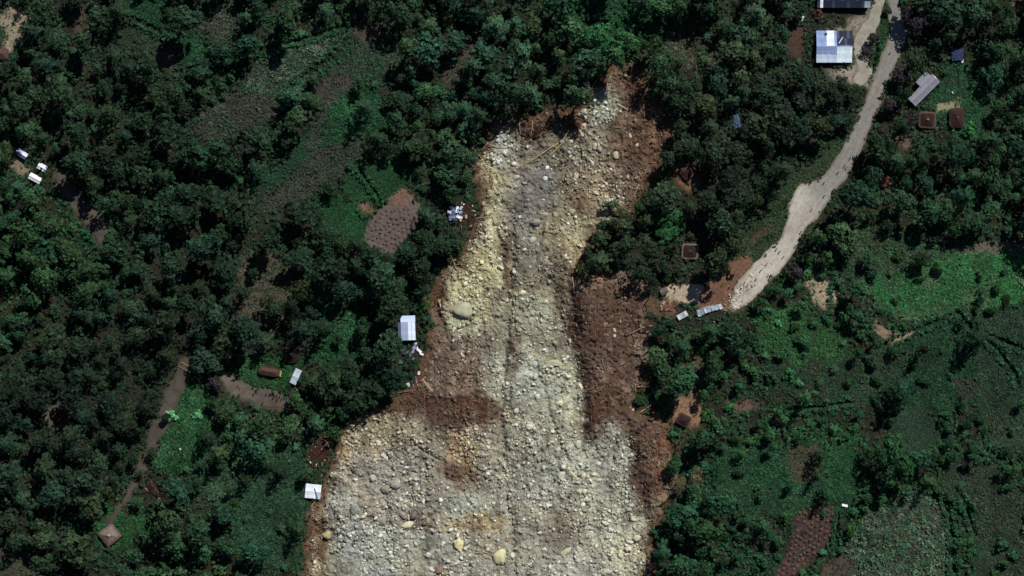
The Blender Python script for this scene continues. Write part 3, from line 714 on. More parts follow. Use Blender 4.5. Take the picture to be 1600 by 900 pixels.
placed = []   # x, y, r, height
def can(px, py, r, k=0.86, lim=None):
    for x, y, q in placed:
        if abs(x - px) < 60 and abs(y - py) < 60 and math.hypot(x - px, y - py) < k * (q + r): return False
    return True
HERO = [(572, 172, 17, 'f', 1.5), (676, 78, 27, 'b', 1.25), (668, 143, 20, 'g', 0.9), (775, 48, 25, 'f', 1.2), (1030, 102, 22, 'b', 1.6), (1042, 134, 18, 'b', 1.6), (1018, 74, 18, 'b', 1.5), (1054, 162, 17, 'b', 1.4), (262, 652, 9, 'b', 1.0), (239, 706, 10, 'b', 1.0), (220, 738, 9, 'b', 1.0), (908, 418, 11, 'b', 1.2), (955, 322, 13, 'b', 1.2), (1060, 200, 16, 'b', 1.3), (1056, 235, 17, 'b', 1.3),
        (105, 143, 28, 'b', 1.2), (966, 350, 21, 'b', 1.25), (944, 352, 14, 'b', 1.2), (976, 386, 22, 'b', 1.3), (998, 425, 20, 'b', 1.2), (938, 374, 17, 'b', 1.4), (918, 398, 12, 'b', 1.3), (1018, 395, 18, 'b', 1.3), (1400, 614, 24, 'f', 1.2), (1518, 530, 22, 't', 1.2),
        (1437, 546, 8, 't', 1.9), (1392, 712, 32, 'g', 1.2), (1434, 716, 20, 'b', 1.2), (1142, 84, 25, 'b', 1.2), (620, 478, 29, 'b', 1.3), (600, 430, 29, 'b', 1.25), (606, 545, 28, 'b', 1.35),
        (590, 402, 22, 'b', 1.2), (612, 588, 25, 'b', 1.2), (1136, 282, 25, 'b', 1.2), (1110, 246, 22, 'b', 1.2), (1126, 346, 26, 'b', 1.2), (1154, 312, 22, 'b', 1.1), (1338, 450, 19, 'b', 1.2),
        (1332, 490, 17, 'b', 1.2), (1276, 710, 13, 't', 1.1), (1272, 742, 9, 't', 1.2), (1286, 772, 13, 't', 1.1), (386, 748, 12, 't', 1.2), (440, 735, 13, 't', 1.2), (326, 682, 15, 't', 1.1),
        (1030, 345, 16, 'v', 0.7), (1050, 338, 18, 'v', 0.7), (1038, 365, 16, 'v', 0.7), (1062, 356, 13, 'v', 0.7), (700, 400, 22, 'b', 1.0), (692, 385, 12, 'v', 0.9), (660, 420, 20, 'b', 1.2), (548, 590, 24, 'b', 1.1),
        (520, 600, 24, 'b', 1.1), (492, 592, 20, 'b', 1.0), (1160, 60, 24, 'b', 1.2), (935, 60, 22, 'g', 1.0), (975, 62, 20, 'g', 0.9), (985, 555, 0, '', 1), (1022, 555, 18, 'b', 1.1), (1035, 580, 18, 'b', 1.1),
        (1000, 625, 10, 'b', 0.8), (1425, 40, 20, 'd', 1.1), (1415, 20, 18, 'd', 1.1), (1362, 62, 11, 'd', 0.9), (1352, 82, 9, 'd', 0.8), (1385, 18, 8, 'd', 0.8), (1240, 425, 13, 'd', 1.2), (1420, 185, 13, 'd', 1.0), (1405, 120, 16, 'd', 1.0),
        (1390, 165, 14, 'd', 1.0), (1375, 205, 12, 'd', 1.0), (340, 600, 12, 'd', 1.1), (745, 270, 0, '', 1), (730, 275, 14, 'b', 1.0), (700, 275, 20, 'b', 1.1), (1085, 745, 16, 'o', 0.9), (1060, 755, 14, 'o', 0.9)]
TREES = {'b': [], 'f': [], 's': [], 'n': []}
rr = random.Random(5)
items_b, items_f = [], []
def put_tree(px, py, r, kind, hs):
    col = tree_col(px, py, rr)
    if kind in ('f', 't'):
        p = FEATHER[rr.randrange(4)]
        if kind == 't': col = col * np.array([0.45, 0.42, 0.45])
        o = plant("casuarina_tree", p, px, py, r * U / 4.0, hs * (4.0 / max(r * U, 2.0)) ** 0.5, col, "feathery trees among the broadleaf canopy")
        items_f.append((o, px, py, "dark" if kind == 't' else "slender"))
    else:
        if kind == 'g': col = col * np.array([0.95, 1.25, 1.05])
        if kind == 'v': col = lin((36, 72, 42)) * 1.45
        if kind == 'd': col = lin((44, 40, 44)) * 1.5
        if kind == 'o': col = lin((66, 62, 44)) * 1.7
        p = (FINE if kind in ('g', 'v', 'o') or rr.random() < 0.22 else BROAD)
        p = p[rr.randrange(len(p))]
        o = plant("broadleaf_tree", p, px, py, r * U / 5.0, hs, col, "broadleaf trees of the canopy")
        adj = {'v': "bright green", 'd': "dull purplish", 'o': "olive"}.get(kind, "big" if r > 25 else ("small" if r < 15 else "mid-sized"))
        items_b.append((o, px, py, adj + " broadleaf"))
    placed.append((px, py, r))
for x, y, r, k, h in HERO:
    if r > 0: put_tree(x, y, r, k, h)
# fill: large crowns first
order = RNG.permutation(N_C)
plan = [(27, 60), (24, 76), (21, 90), (18.5, 90), (16, 80), (13.5, 60)]
start = 0
for r0, n in plan:
    got = 0
    sel = order[start:start + 9000]; start += 9000
    okm = (c_rs[sel] > 0.72 * r0) & (c_ss[sel] > 0.24 * r0) & (c_pick[sel] < c_tree[sel]) & spots_ok(cx[sel], cy[sel], r0) & (c_edge[sel] > 0.42 * r0)
    for i in sel[okm]:
        px, py = cx[i], cy[i]; r = r0 * rr.uniform(0.9, 1.12)
        if r0 > 17 and ((px > 1180 and py > 380) or (px > 1120 and py > 540)): continue
        if ((px > 1180 and py > 380) or (px > 1120 and py > 540)) and rr.random() < 0.55: continue
        if not can(px, py, r, 0.66): continue
        nb = len(items_b); nf = len(items_f)
        feath = rr.random() < 0.24
        if feath and nf >= 150: feath = False
        if not feath and nb >= 292: continue
        put_tree(px, py, r * (0.8 if feath else 1.0), 'f' if feath else 'b', rr.uniform(0.9, 1.5) * (1.0 + 0.15 * c_hh[i]))
        got += 1
        if got >= n: break
landmark_labels(items_b, "tree", LAND)
landmark_labels(items_f, "casuarina-like tree", LAND)

# small trees under and between the big crowns
items_u = []
sel = RNG.permutation(N_C)[:14000]
okm = (c_rs[sel] > 8) & (c_ss[sel] > 5) & spots_ok(cx[sel], cy[sel], 10) & (c_pick[sel] < c_tree[sel] * 0.9) & (c_edge[sel] > 4)
for i in sel[okm]:
    px, py = cx[i], cy[i]; r = rr.uniform(9, 14)
    if len(items_u) >= 290: break
    if px > 1120 and py > 430: r *= 0.78
    if not can(px, py, r, 0.64): continue
    if ((px > 1180 and py > 380) or (px > 1120 and py > 540)) and rr.random() < 0.25: continue
    col = tree_col(px, py, rr) * np.array([1.0, rr.uniform(0.95, 1.15), 1.0])
    p = (FINE + BROAD)[rr.randrange(9)]
    o = plant("understorey_tree", p, px, py, r * U / 5.0, rr.uniform(0.9, 1.7), col, "small trees between the big crowns"); placed.append((px, py, r))
    items_u.append((o, px, py, "slight" if r < 11 else "rounded"))
landmark_labels(items_u, "understorey tree", LAND)
# shrubs and banana plants
items_s, items_n = [], []
n_s = 0
RED_SHRUBS = [(1277, 21, 7, (92, 44, 42)), (35, 848, 16, (30, 96, 44)), (268, 648, 9, (78, 140, 92)), (310, 648, 8, (70, 136, 84)), (1215, 505, 7, (50, 110, 60)), (1247, 598, 7, (50, 100, 66)),
              (818, 60, 11, (30, 92, 40)), (890, 45, 10, (36, 90, 42)), (690, 385, 9, (40, 90, 48)), (195, 262, 12, (30, 76, 46)), (1545, 290, 10, (34, 96, 48)), (1508, 245, 10, (34, 96, 48)), (1512, 205, 12, (36, 100, 50)),
              (1325, 95, 5, (60, 80, 54)), (1320, 655, 0, (0, 0, 0)), (1140, 635, 8, (36, 98, 46)), (1285, 800, 7, (36, 80, 50))]
for x, y, r, c in RED_SHRUBS:
    if r:
        o = plant("shrub", SHRUB[rr.randrange(5)], x, y, r * U / 2.0, 1.0, gray(lin(c), .8) * 1.5, "shrubs between trees and gardens"); placed.append((x, y, r))
        items_s.append((o, x, y, "reddish" if c[0] > c[1] else "bright green"))
sel = RNG.permutation(N_C)[:16000]
okm = (c_rs[sel] > 5) & (c_ss[sel] > 3) & spots_ok(cx[sel], cy[sel], 7) & ((c_tree[sel] > 0.001)) & (c_edge[sel] > 2)
for i in sel[okm]:
    px, py = cx[i], cy[i]; r = rr.uniform(6.5, 11)
    if not can(px, py, r, 0.72): continue
    if c_tree[i] < 0.9 and rr.random() < 0.68: continue
    col = tree_col(px, py, rr) * np.array([1.0, rr.uniform(1.0, 1.2), 1.0]) * (0.82 if px > 1100 and py > 380 else 1)
    if len(items_n) < 90 and rr.random() < 0.25:
        o = plant("banana_plant", BANANA[rr.randrange(3)], px, py, rr.uniform(0.8, 1.15), 1.0, col * 1.15, "banana plants below the canopy"); r = 7
        items_n.append((o, px, py, "young" if o.scale[0] < 0.95 else "leafy"))
    elif len(items_s) < 296:
        o = plant("shrub", SHRUB[rr.randrange(5)], px, py, r * U / 2.0, rr.uniform(0.8, 1.5), col, "shrubs between trees and gardens")
        items_s.append((o, px, py, "low" if r < 8.5 else "bushy"))
    placed.append((px, py, r))
landmark_labels(items_s, "shrub", LAND)
landmark_labels(items_n, "banana plant", LAND)
print("trees", len(items_b), len(items_f), "shrubs", len(items_s), "bananas", len(items_n))

# undergrowth and field plants: uncountable, one object each
NU = 112000
ux = RNG.uniform(-30, 1630, NU); uy = RNG.uniform(-30, 930, NU)
area = 1660 * 960 * U * U
rho = NU / area                       # darts per square metre
u_rs = road_sd(ux, uy); u_ss = slide_sd(ux, uy)
u_z = np.full(NU, -1)
for i, z in enumerate(Z):
    qx = ux + z['warp'] * fbm(ux, uy, 24, 3, 4); qy = uy + z['warp'] * fbm(ux, uy, 24, 3, 0)
    u_z[sd_poly(qx, qy, z['poly'], 20) < 0] = i
clearh = np.ones(NU, bool)
for x, y, c in CLEAR: clearh &= np.hypot(ux - x, uy - y) > c * 0.6
keepf = (u_z < 0) & (u_rs > RNG.uniform(-3, 6, NU)) & (u_ss > 1) & clearh
p = RNG.random(NU)
nn = fbm(ux, uy, 40, 3, 3)
keepf &= p < np.clip(0.75 + 0.7 * nn, 0.1, 1.0)
def small_tree_cols(px, py, n):
    A = np.array([(a, b) for a, b, _ in TREE_ANCH], float); Cc = np.array([lin(c) for _, _, c in TREE_ANCH])
    w = np.exp(-((px[:, None] - A[None, :, 0]) ** 2 + (py[:, None] - A[None, :, 1]) ** 2) / 14000.0) + 1e-9
    w /= w.sum(1, keepdims=True)
    return w @ Cc
def ground_z(px, py): return ground_h(px, py)
def stuff_tufts(name, px, py, size, col, k, lw, lift, label, cat, lo=-0.1, hi=0.7):
    n = len(px)
    pos = np.stack([wx(px), wy(py), ground_z(px, py) + lift], 1)
    ax = np.stack([RNG.normal(0, .22, n), RNG.normal(0, .22, n), np.ones(n)], 1)
    V, F, c = tufts(pos, ax, size, k, lw, lo, hi, col)
    o = link(name, mesh_np(name, V, F, np.clip(c, 0.003, 0.9)), M["leaf"], color=(1, 1, 1))
    return tag(o, label, cat, kind="stuff")
fx, fy = ux[keepf], uy[keepf]
hum = fbm(fx, fy, 55, 3, 6)
hue = fbm(fx, fy, 18, 2, 1)[:, None]
fc = small_tree_cols(fx, fy, len(fx)) * np.array([1, 1, .79]) * (1.12 + 0.5 * hum)[:, None] * (1 + hue * np.array([0.45, 0.05, 0.10]))
stuff_tufts("undergrowth", fx, fy, RNG.uniform(0.45, 1.0, len(fx)), fc, 5, 0.38, RNG.uniform(0.05, 1.2, len(fx)) + 3.2 * np.clip(fbm(fx, fy, 26, 3, 4), 0, 1), "dark leafy undergrowth covering the forest floor", "undergrowth")
print("undergrowth tufts", len(fx))
FX, FY, FS, FC, FL = [], [], [], [], []
MX, MY, MR, MC = [], [], [], []
NF = 9
for i, z in enumerate(Z):
    if not z['plants']: continue
    P = np.array(z['poly'], float); x0, y0 = P.min(0) - 8; x1, y1 = P.max(0) + 8
    a = (x1 - x0) * (y1 - y0) * U * U
    n = int(a * z['dens'])
    qx = RNG.uniform(x0, x1, n); qy = RNG.uniform(y0, y1, n); sz = RNG.uniform(0.7, 1.25, n) * z['size']; lf = RNG.uniform(0.02, z['hgt'], n)
    if z['grid'] > 0:
        g = z['grid'] / U; m = int(max(x1 - x0, y1 - y0) / g) + 2
        I, J = np.meshgrid(np.arange(-m, m), np.arange(-m, m)); th = R(30 + 13 * i)
        gx_ = ((I + 0.5 * (J % 2)) * g).ravel().astype(float); gy_ = (J * g * 0.87).ravel().astype(float)
        hx = (x0 + x1) / 2 + gx_ * math.cos(th) - gy_ * math.sin(th) + RNG.normal(0, 1.5, gx_.size)
        hy = (y0 + y1) / 2 + gx_ * math.sin(th) + gy_ * math.cos(th) + RNG.normal(0, 1.5, gx_.size)
        inn = sd_poly(hx, hy, z['poly'], 10) < -2
        hx, hy = hx[inn], hy[inn]
        keepm = (slide_sd(hx, hy) > 4)
        hx, hy = hx[keepm], hy[keepm]
        MX.append(hx); MY.append(hy); MR.append(RNG.uniform(0.36, 0.46, len(hx)) * z['grid']); MC.append(np.ones((len(hx), 3)) * gray(z['soil'], .7) * RNG.uniform(0.6, 1.35, (len(hx), 1)))
        pk = RNG.random(len(hx)) < 0.8
        qx = np.concatenate([qx, hx[pk]]); qy = np.concatenate([qy, hy[pk]]); sz = np.concatenate([sz, RNG.uniform(0.7, 1.1, pk.sum()) * z['size']]); lf = np.concatenate([lf, np.full(pk.sum(), 0.32)])
    w1 = qx + z['warp'] * fbm(qx, qy, 24, 3, 4); w2 = qy + z['warp'] * fbm(qx, qy, 24, 3, 0)
    inside = sd_poly(w1, w2, z['poly'], 20) < RNG.uniform(-5, 9, len(qx)) * (z['soft'] / 12)
    top = np.full(len(qx), -1)
    for j in range(i, len(Z)):
        top[sd_poly(w1, w2, Z[j]['poly'], 10) < (0 if j == i else -3)] = j
    inside &= (top <= i) & (road_sd(qx, qy) > 2) & (slide_sd(qx, qy) > 0)
    for x, y, c in CLEAR: inside &= np.hypot(qx - x, qy - y) > c * 0.55
    qx, qy, sz, lf = qx[inside], qy[inside], sz[inside], lf[inside]
    pc = np.array(z['plants'])
    t = np.clip((fbm(qx, qy, 30, 3, 5) * 0.9 + 0.5) * len(pc) + RNG.normal(0, 0.45, len(qx)), 0, len(pc) - 0.01).astype(int)
    FX.append(qx); FY.append(qy); FS.append(sz); FL.append(lf); FC.append(gray(pc[t], 0.86) * np.array([1.04, 1.0, .94]) * 1.05 * (1 + 0.45 * fbm(qx, qy, 30, 3, 2))[:, None]); lf += 1.3 * np.clip(fbm(qx, qy, 16, 3, 6), 0, 1) * (z['size'] > 0.42)
for d in DITCHES:                        # hedgerows along the ditches
    for (ax_, ay_, aw_), (bx2, by2, bw2) in zip(d[:-1], d[1:]):
        Ld = math.hypot(bx2 - ax_, by2 - ay_); n = int(Ld * 1.3); t = RNG.random(n); sg = np.where(RNG.random(n) < 0.7, 1.0, -1.0)
        of = sg * (aw_ + 2.5 + np.abs(RNG.normal(0, 2.6, n))); nx_, ny_ = -(by2 - ay_) / Ld, (bx2 - ax_) / Ld
        qx = ax_ + (bx2 - ax_) * t + nx_ * of; qy = ay_ + (by2 - ay_) * t + ny_ * of
        ok_ = (road_sd(qx, qy) > 3) & (slide_sd(qx, qy) > 2); qx, qy = qx[ok_], qy[ok_]; n = len(qx)
        FX.append(qx); FY.append(qy); FS.append(RNG.uniform(.5, .95, n)); FL.append(RNG.uniform(0.2, 1.5, n)); FC.append(np.ones((n, 3)) * lin((40, 76, 52)) * RNG.uniform(.7, 1.25, (n, 1)))
FX = np.concatenate(FX); FY = np.concatenate(FY); FS = np.concatenate(FS); FC = np.concatenate(FC); FL = np.concatenate(FL)
stuff_tufts("ground_cover", FX, FY, FS * 1.06, FC, 4, 0.42, FL, "low green grass and crop leaves covering plots and clearings", "ground cover")
print("field tufts", len(FX))

# the forest goes on past the surveyed plots as one mass
no = 42000
ox = RNG.uniform(-190, 1790, no); oy = RNG.uniform(-190, 1090, no)
k = ((ox < -24) | (ox > 1624) | (oy < -24) | (oy > 924)) & (slide_sd(ox, oy) > 6) & (road_sd(ox, oy) > 10)
ox, oy = ox[k], oy[k]; n = len(ox)
stuff_tufts("distant_forest", ox, oy, RNG.uniform(1.2, 2.3, n), small_tree_cols(ox, oy, n) * np.array([1, 1, .8]) * (1.2 + 0.8 * fbm(ox, oy, 60, 3, 2))[:, None], 6, 0.36, 2.0 + 9.0 * np.clip(0.35 + fbm(ox, oy, 46, 2, 4), 0, 1) * RNG.uniform(.6, 1, n), "dense dark forest continuing beyond the edges of the view", "forest", 0.0, 0.6)
print("outer tufts", n)

def dome_mesh(n=8, rings=((1.0, -0.35), (0.82, 0.45), (0.42, 0.85))):
    vs = []; fs = []
    for r, z in rings:
        for k in range(n): vs.append((r * math.cos(6.283 * k / n), r * math.sin(6.283 * k / n), z))
    vs.append((0, 0, 1.0)); t = len(vs) - 1
    for j in range(len(rings) - 1):
        for k in range(n):
            a, b = j * n + k, j * n + (k + 1) % n; c, d = a + n, b + n
            fs += [(a, b, d), (a, d, c)]
    for k in range(n): fs.append(((len(rings) - 1) * n + k, (len(rings) - 1) * n + (k + 1) % n, t))
    return np.array(vs), np.array(fs)
def scatter(Vt, Ft, pos, Rm, sc):
    V = np.einsum('nij,nvj->nvi', Rm, Vt[None] * sc[:, None, :]) + pos[:, None, :]
    F = (Ft[None] + (np.arange(len(pos)) * len(Vt))[:, None, None]).reshape(-1, Ft.shape[1])
    return V.reshape(-1, 3), F
MX = np.concatenate(MX); MY = np.concatenate(MY); MR = np.concatenate(MR); MC = np.concatenate(MC)
dv, df = dome_mesh(6)
pos = np.stack([wx(MX), wy(MY), ground_z(MX, MY)], 1)
n = len(MX)
V_, F_ = scatter(dv, df, pos, rot_to(np.tile([[0, 0, 1.0]], (n, 1)), RNG.random(n) * 6), np.stack([MR * RNG.uniform(.8, 1.15, n), MR * RNG.uniform(.8, 1.15, n), RNG.uniform(.35, .6, n)], 1))
tag(link("planting_mounds", mesh_np("planting_mounds", V_, F_, np.repeat(MC, len(dv), 0)), M["ground"]), "small planting mounds of dull earth in the overgrown plots", "mounds", kind="stuff")
print("stuff mounds", n)

# two gardens whose mounds can be told apart: each mound is a piece of its plot
dv2, df2 = dome_mesh(8)
mound_me = [mesh_np("mound", dv2 * np.array([1, 1, 1]) * (1 + 0.08 * RNG.standard_normal(dv2.shape)), df2, None, True) for _ in range(4)]
for m_ in mound_me: m_.materials.append(M["mound"])
def mound_plot(poly, sp, ang, label, col, rad, hgt, inset=3):
    P = np.array(poly, float); cx_, cy_ = P.mean(0)
    root = empty("garden_plot", cx_, cy_, label=label, cat="garden", group="mounded garden plots")
    z0 = root.location.z; k = 0; th = R(ang)
    for J in range(-20, 21):
        for I in range(-20, 21):
            gx_ = (I + 0.5 * (J % 2)) * sp; gy_ = J * sp * 0.9
            px = cx_ + gx_ * math.cos(th) - gy_ * math.sin(th) + random.gauss(0, 1.1); py = cy_ + gx_ * math.sin(th) + gy_ * math.cos(th) + random.gauss(0, 1.1)
            if sd_poly(np.array([px]), np.array([py]), poly, 10)[0] > -inset or k > 290 or random.random() < 0.06: continue
            zz = float(ground_z(np.array([px]), np.array([py]))[0])
            o = link("mound", mound_me[k % 4], parent=root, color=lin(col) * random.uniform(0.85, 1.3))
            o.location = (float(wx(px)) - root.location.x, float(wy(py)) - root.location.y, zz - z0); o.rotation_euler = (0, 0, random.uniform(0, 6))
            o.scale = (rad * random.uniform(.75, 1.12), rad * random.uniform(.75, 1.12), hgt * random.uniform(.55, 1.25)); k += 1
    return root
mound_plot([(612, 318), (640, 322), (654, 340), (638, 370), (614, 396), (580, 390), (566, 374), (576, 345), (596, 326)], 8.0, 20, "grey-brown garden of round mounds below the bright grass field", (88, 80, 76), 0.80, 0.5)
mound_plot([(1240, 792), (1302, 788), (1312, 822), (1272, 872), (1238, 905), (1206, 905), (1240, 842)], 8.4, 35, "reddish mounded garden running down to the bottom edge", (88, 66, 60), 0.85, 0.6)

# ------------------------------------------------------------------ houses
_sheets = {}
def tin_mesh(w, l, bend=0.0, seed=0):
    key = (round(w, 2), round(l, 2), bend, seed)
    if key in _sheets: return _sheets[key]
    rng = random.Random(seed); n = 9; ny = 2 if bend == 0 else 5
    vs = []; fs = []
    offs = [[rng.gauss(0, bend) for _ in range(3)] for _ in range(ny)]
    for j in range(ny):
        f = j / (ny - 1)
        for i in range(n):
            g = i / (n - 1)
            b = offs[j][0] * (1 - g) + offs[j][1] * g + offs[j][2] * math.sin(math.pi * g)
            vs.append(((g - .5) * w, (f - .5) * l, 0.035 * (1 if i % 2 else -1) + b))
    for j in range(ny - 1):
        for i in range(n - 1):
            a = j * n + i; fs.append((a, a + 1, a + n + 1, a + n))
    me = bpy.data.meshes.new("roof_sheet"); me.from_pydata(vs, [], fs); me.update(); me.materials.append(M["tin"])
    _sheets[key] = me; return me

def walls(root, L, W, h, t=0.12, col=(0.18, 0.15, 0.12), gable=0.0, door=True):
    for s in (-1, 1):
        MB().box((0, s * (W / 2 - t / 2), h / 2 - 0.3), (L, t, h + 0.6)).build("wall", "wall", root, col)
        mb = MB()
        x = s * (L / 2 - t / 2)
        mb.box((x, 0, h / 2 - 0.3), (t, W - 2 * t - 0.004, h + 0.6))
        if gable > 0:
            a, b = x - t / 2, x + t / 2; y = W / 2 - t - 0.002
            mb.add([(a, -y, h), (b, -y, h), (b, y, h), (a, y, h), (a, 0, h + gable * 0.94), (b, 0, h + gable * 0.94)], [(0, 4, 3), (1, 2, 5), (0, 1, 5, 4), (2, 3, 4, 5)])
        mb.build("wall", "wall", root, col)
    if door:
        d = MB().box((-L * 0.15, -W / 2 - 0.03, 0.95), (0.85, 0.05, 1.9)).build("door", "wood", root, (0.10, 0.07, 0.05))
        MB().tube([(-L * 0.15 + 0.32, -W / 2 - 0.12, 0.95), (-L * 0.15 + 0.32, -W / 2 - 0.05, 0.95)], [0.03, 0.03], 6).build("handle", "tin", d, (0.3, 0.3, 0.3))
        for x in (L * 0.12, L * 0.32):
            f = MB().box((x, -W / 2 - 0.025, 1.4), (0.9, 0.05, 0.8)).build("window", "wood", root, (0.25, 0.22, 0.2))
            MB().box((x, -W / 2 - 0.056, 1.4), (0.74, 0.012, 0.64)).build("pane", "glass", f)

def gable_roof(root, L, W, h, rise, cols, rows, cf, over=0.35, name="roof"):
    Lo, Wo = L + 2 * over, W + 2 * over
    ang = math.atan2(rise, W / 2); zoff = -over * math.tan(ang)
    sl = (Wo / 2) / math.cos(ang)
    rf = MB()
    for k in range(int(cols / 2) + 1):
        x = -L / 2 + L * k / int(cols / 2)
        for s in (-1, 1):
            rf.tube([(x * 0.985, s * W / 2 * 0.96, h - 0.10), (x * 0.985, 0, h + rise - 0.14)], [0.05, 0.05], 4)
    rf.box((0, 0, h + rise - 0.16), (L * 0.97, 0.08, 0.1))
    rf = rf.build(name, "wood", root, (0.15, 0.11, 0.08))
    w = Lo / cols; l = sl / rows
    for s in (-1, 1):
        for i in range(cols):
            for j in range(rows):
                c = cf(i, j, s)
                if c is None: continue
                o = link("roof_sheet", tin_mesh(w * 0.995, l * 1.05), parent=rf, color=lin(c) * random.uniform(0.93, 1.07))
                f = (j + .5) / rows
                o.location = (-Lo / 2 + (i + .5) * w, s * (Wo / 2) * (1 - f), h + zoff + (rise - zoff) * f + 0.02 * j + 0.04 + 0.006 * (i % 2))
                o.rotation_euler = (-s * ang + random.gauss(0, 0.012), random.gauss(0, 0.012), 0)
    rc = MB().add([(-Lo / 2, -0.22, h + rise + 0.03), (Lo / 2, -0.22, h + rise + 0.03), (Lo / 2, 0, h + rise + 0.11), (-Lo / 2, 0, h + rise + 0.11), (-Lo / 2, 0.22, h + rise + 0.03), (Lo / 2, 0.22, h + rise + 0.03)], [(0, 1, 2, 3), (3, 2, 5, 4)])
    rc.build("ridge_cap", "tin", rf, lin(cf(0, 0, 1) or (120, 120, 130)) * 0.9)
    return rf

def loose_sheet(root, x, y, z, w, l, rz, col, tilt=0.2, bend=0.12, name="roof_sheet", seed=0):
    o = link(name, tin_mesh(w, l, bend, seed), parent=root, color=lin(col))
    o.location = (x, y, z); o.rotation_euler = (random.gauss(0, tilt), random.gauss(0, tilt), R(rz)); return o

GB = (146, 166, 208); WH = (232, 240, 250); DK_SHADE = (52, 52, 72)
# the big house by the driveway
h = empty("tin_roof_house", 1301, 74.5, label="large house with a patchwork blue-grey and white tin roof beside the driveway", cat="house")
walls(h, 13.2, 11.6, 2.9, col=(0.10, 0.11, 0.16), gable=1.3)
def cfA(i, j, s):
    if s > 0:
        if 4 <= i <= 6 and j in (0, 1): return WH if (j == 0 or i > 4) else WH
        if i >= 8: return (84, 88, 112) if (i + j) % 4 == 0 else DK_SHADE  # upper right sheets painted dark in place of a shadow over the roof
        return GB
    if i >= 8: return (226, 242, 252)
    if j == 0 and i < 8: return (206, 218, 238)
    return (142, 161, 204)
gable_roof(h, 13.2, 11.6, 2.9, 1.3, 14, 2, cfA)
for k in range(2):
    o = loose_sheet(h, 2.2 + 0.55 * k, 1.9 + 0.9 * k, 4.35, 0.45, 1.9, -35, (205, 214, 232), 0.05, 0.03, seed=3 + k)
MB().box((0, -6.3, 1.0), (12.0, 0.08, 0.08)).box((-5.9, -6.3, 0.4), (0.1, 0.1, 1.4)).box((5.9, -6.3, 0.4), (0.1, 0.1, 1.4)).build("railing", "wood", h, (0.12, 0.1, 0.1))
# dark-roofed building on the top edge
h = empty("long_house", 1316, -6, label="long dark navy-roofed building cut by the top edge beside the driveway", cat="house")
walls(h, 20, 9.2, 2.8, col=(0.08, 0.08, 0.1), gable=1.1)
def cfF(i, j, s):
    if s < 0 and i == 1 and j >= 0: return (238, 244, 250)
    if s < 0 and i >= 16 and j == 0: return (150, 165, 175)
    return (40, 44, 62) if (i * 3 + j) % 5 else (56, 66, 86)
gable_roof(h, 20, 9.2, 2.8, 1.1, 18, 2, cfF)
# grey L-shaped house
h = empty("l_shaped_house", 1441.5, 142, 45, label="L-shaped house with a dull grey tin roof right of the gravel road", cat="house")
walls(h, 13.0, 3.6, 2.6, col=(0.09, 0.08, 0.08), gable=0.5)
gable_roof(h, 13.0, 3.6, 2.6, 0.5, 12, 1, lambda i, j, s: (134, 136, 148), over=0.3)
MB().box((2.9, 3.2, 1.15), (5.2, 2.2, 2.9)).build("wing_wall", "wall", h, (0.1, 0.09, 0.09))
wr = MB().box((2.9, 3.1, 2.66), (5.6, 2.6, 0.08)).build("wing_roof", "wood", h, (0.12, 0.1, 0.09))
for i in range(5):
    o = link("roof_sheet", tin_mesh(1.17, 2.9), parent=wr, color=lin((132, 134, 147)) * random.uniform(.95, 1.05)); o.location = (0.5 + 1.18 * i, 3.15, 2.80); o.rotation_euler = (-0.06, 0, 0)
o = link("ridge_sheet", tin_mesh(0.5, 1.6), M["tin"], h, color=lin((240, 240, 245))); o.location = (6.5, 0.4, 3.12); o.rotation_euler = (0, 0, 0)

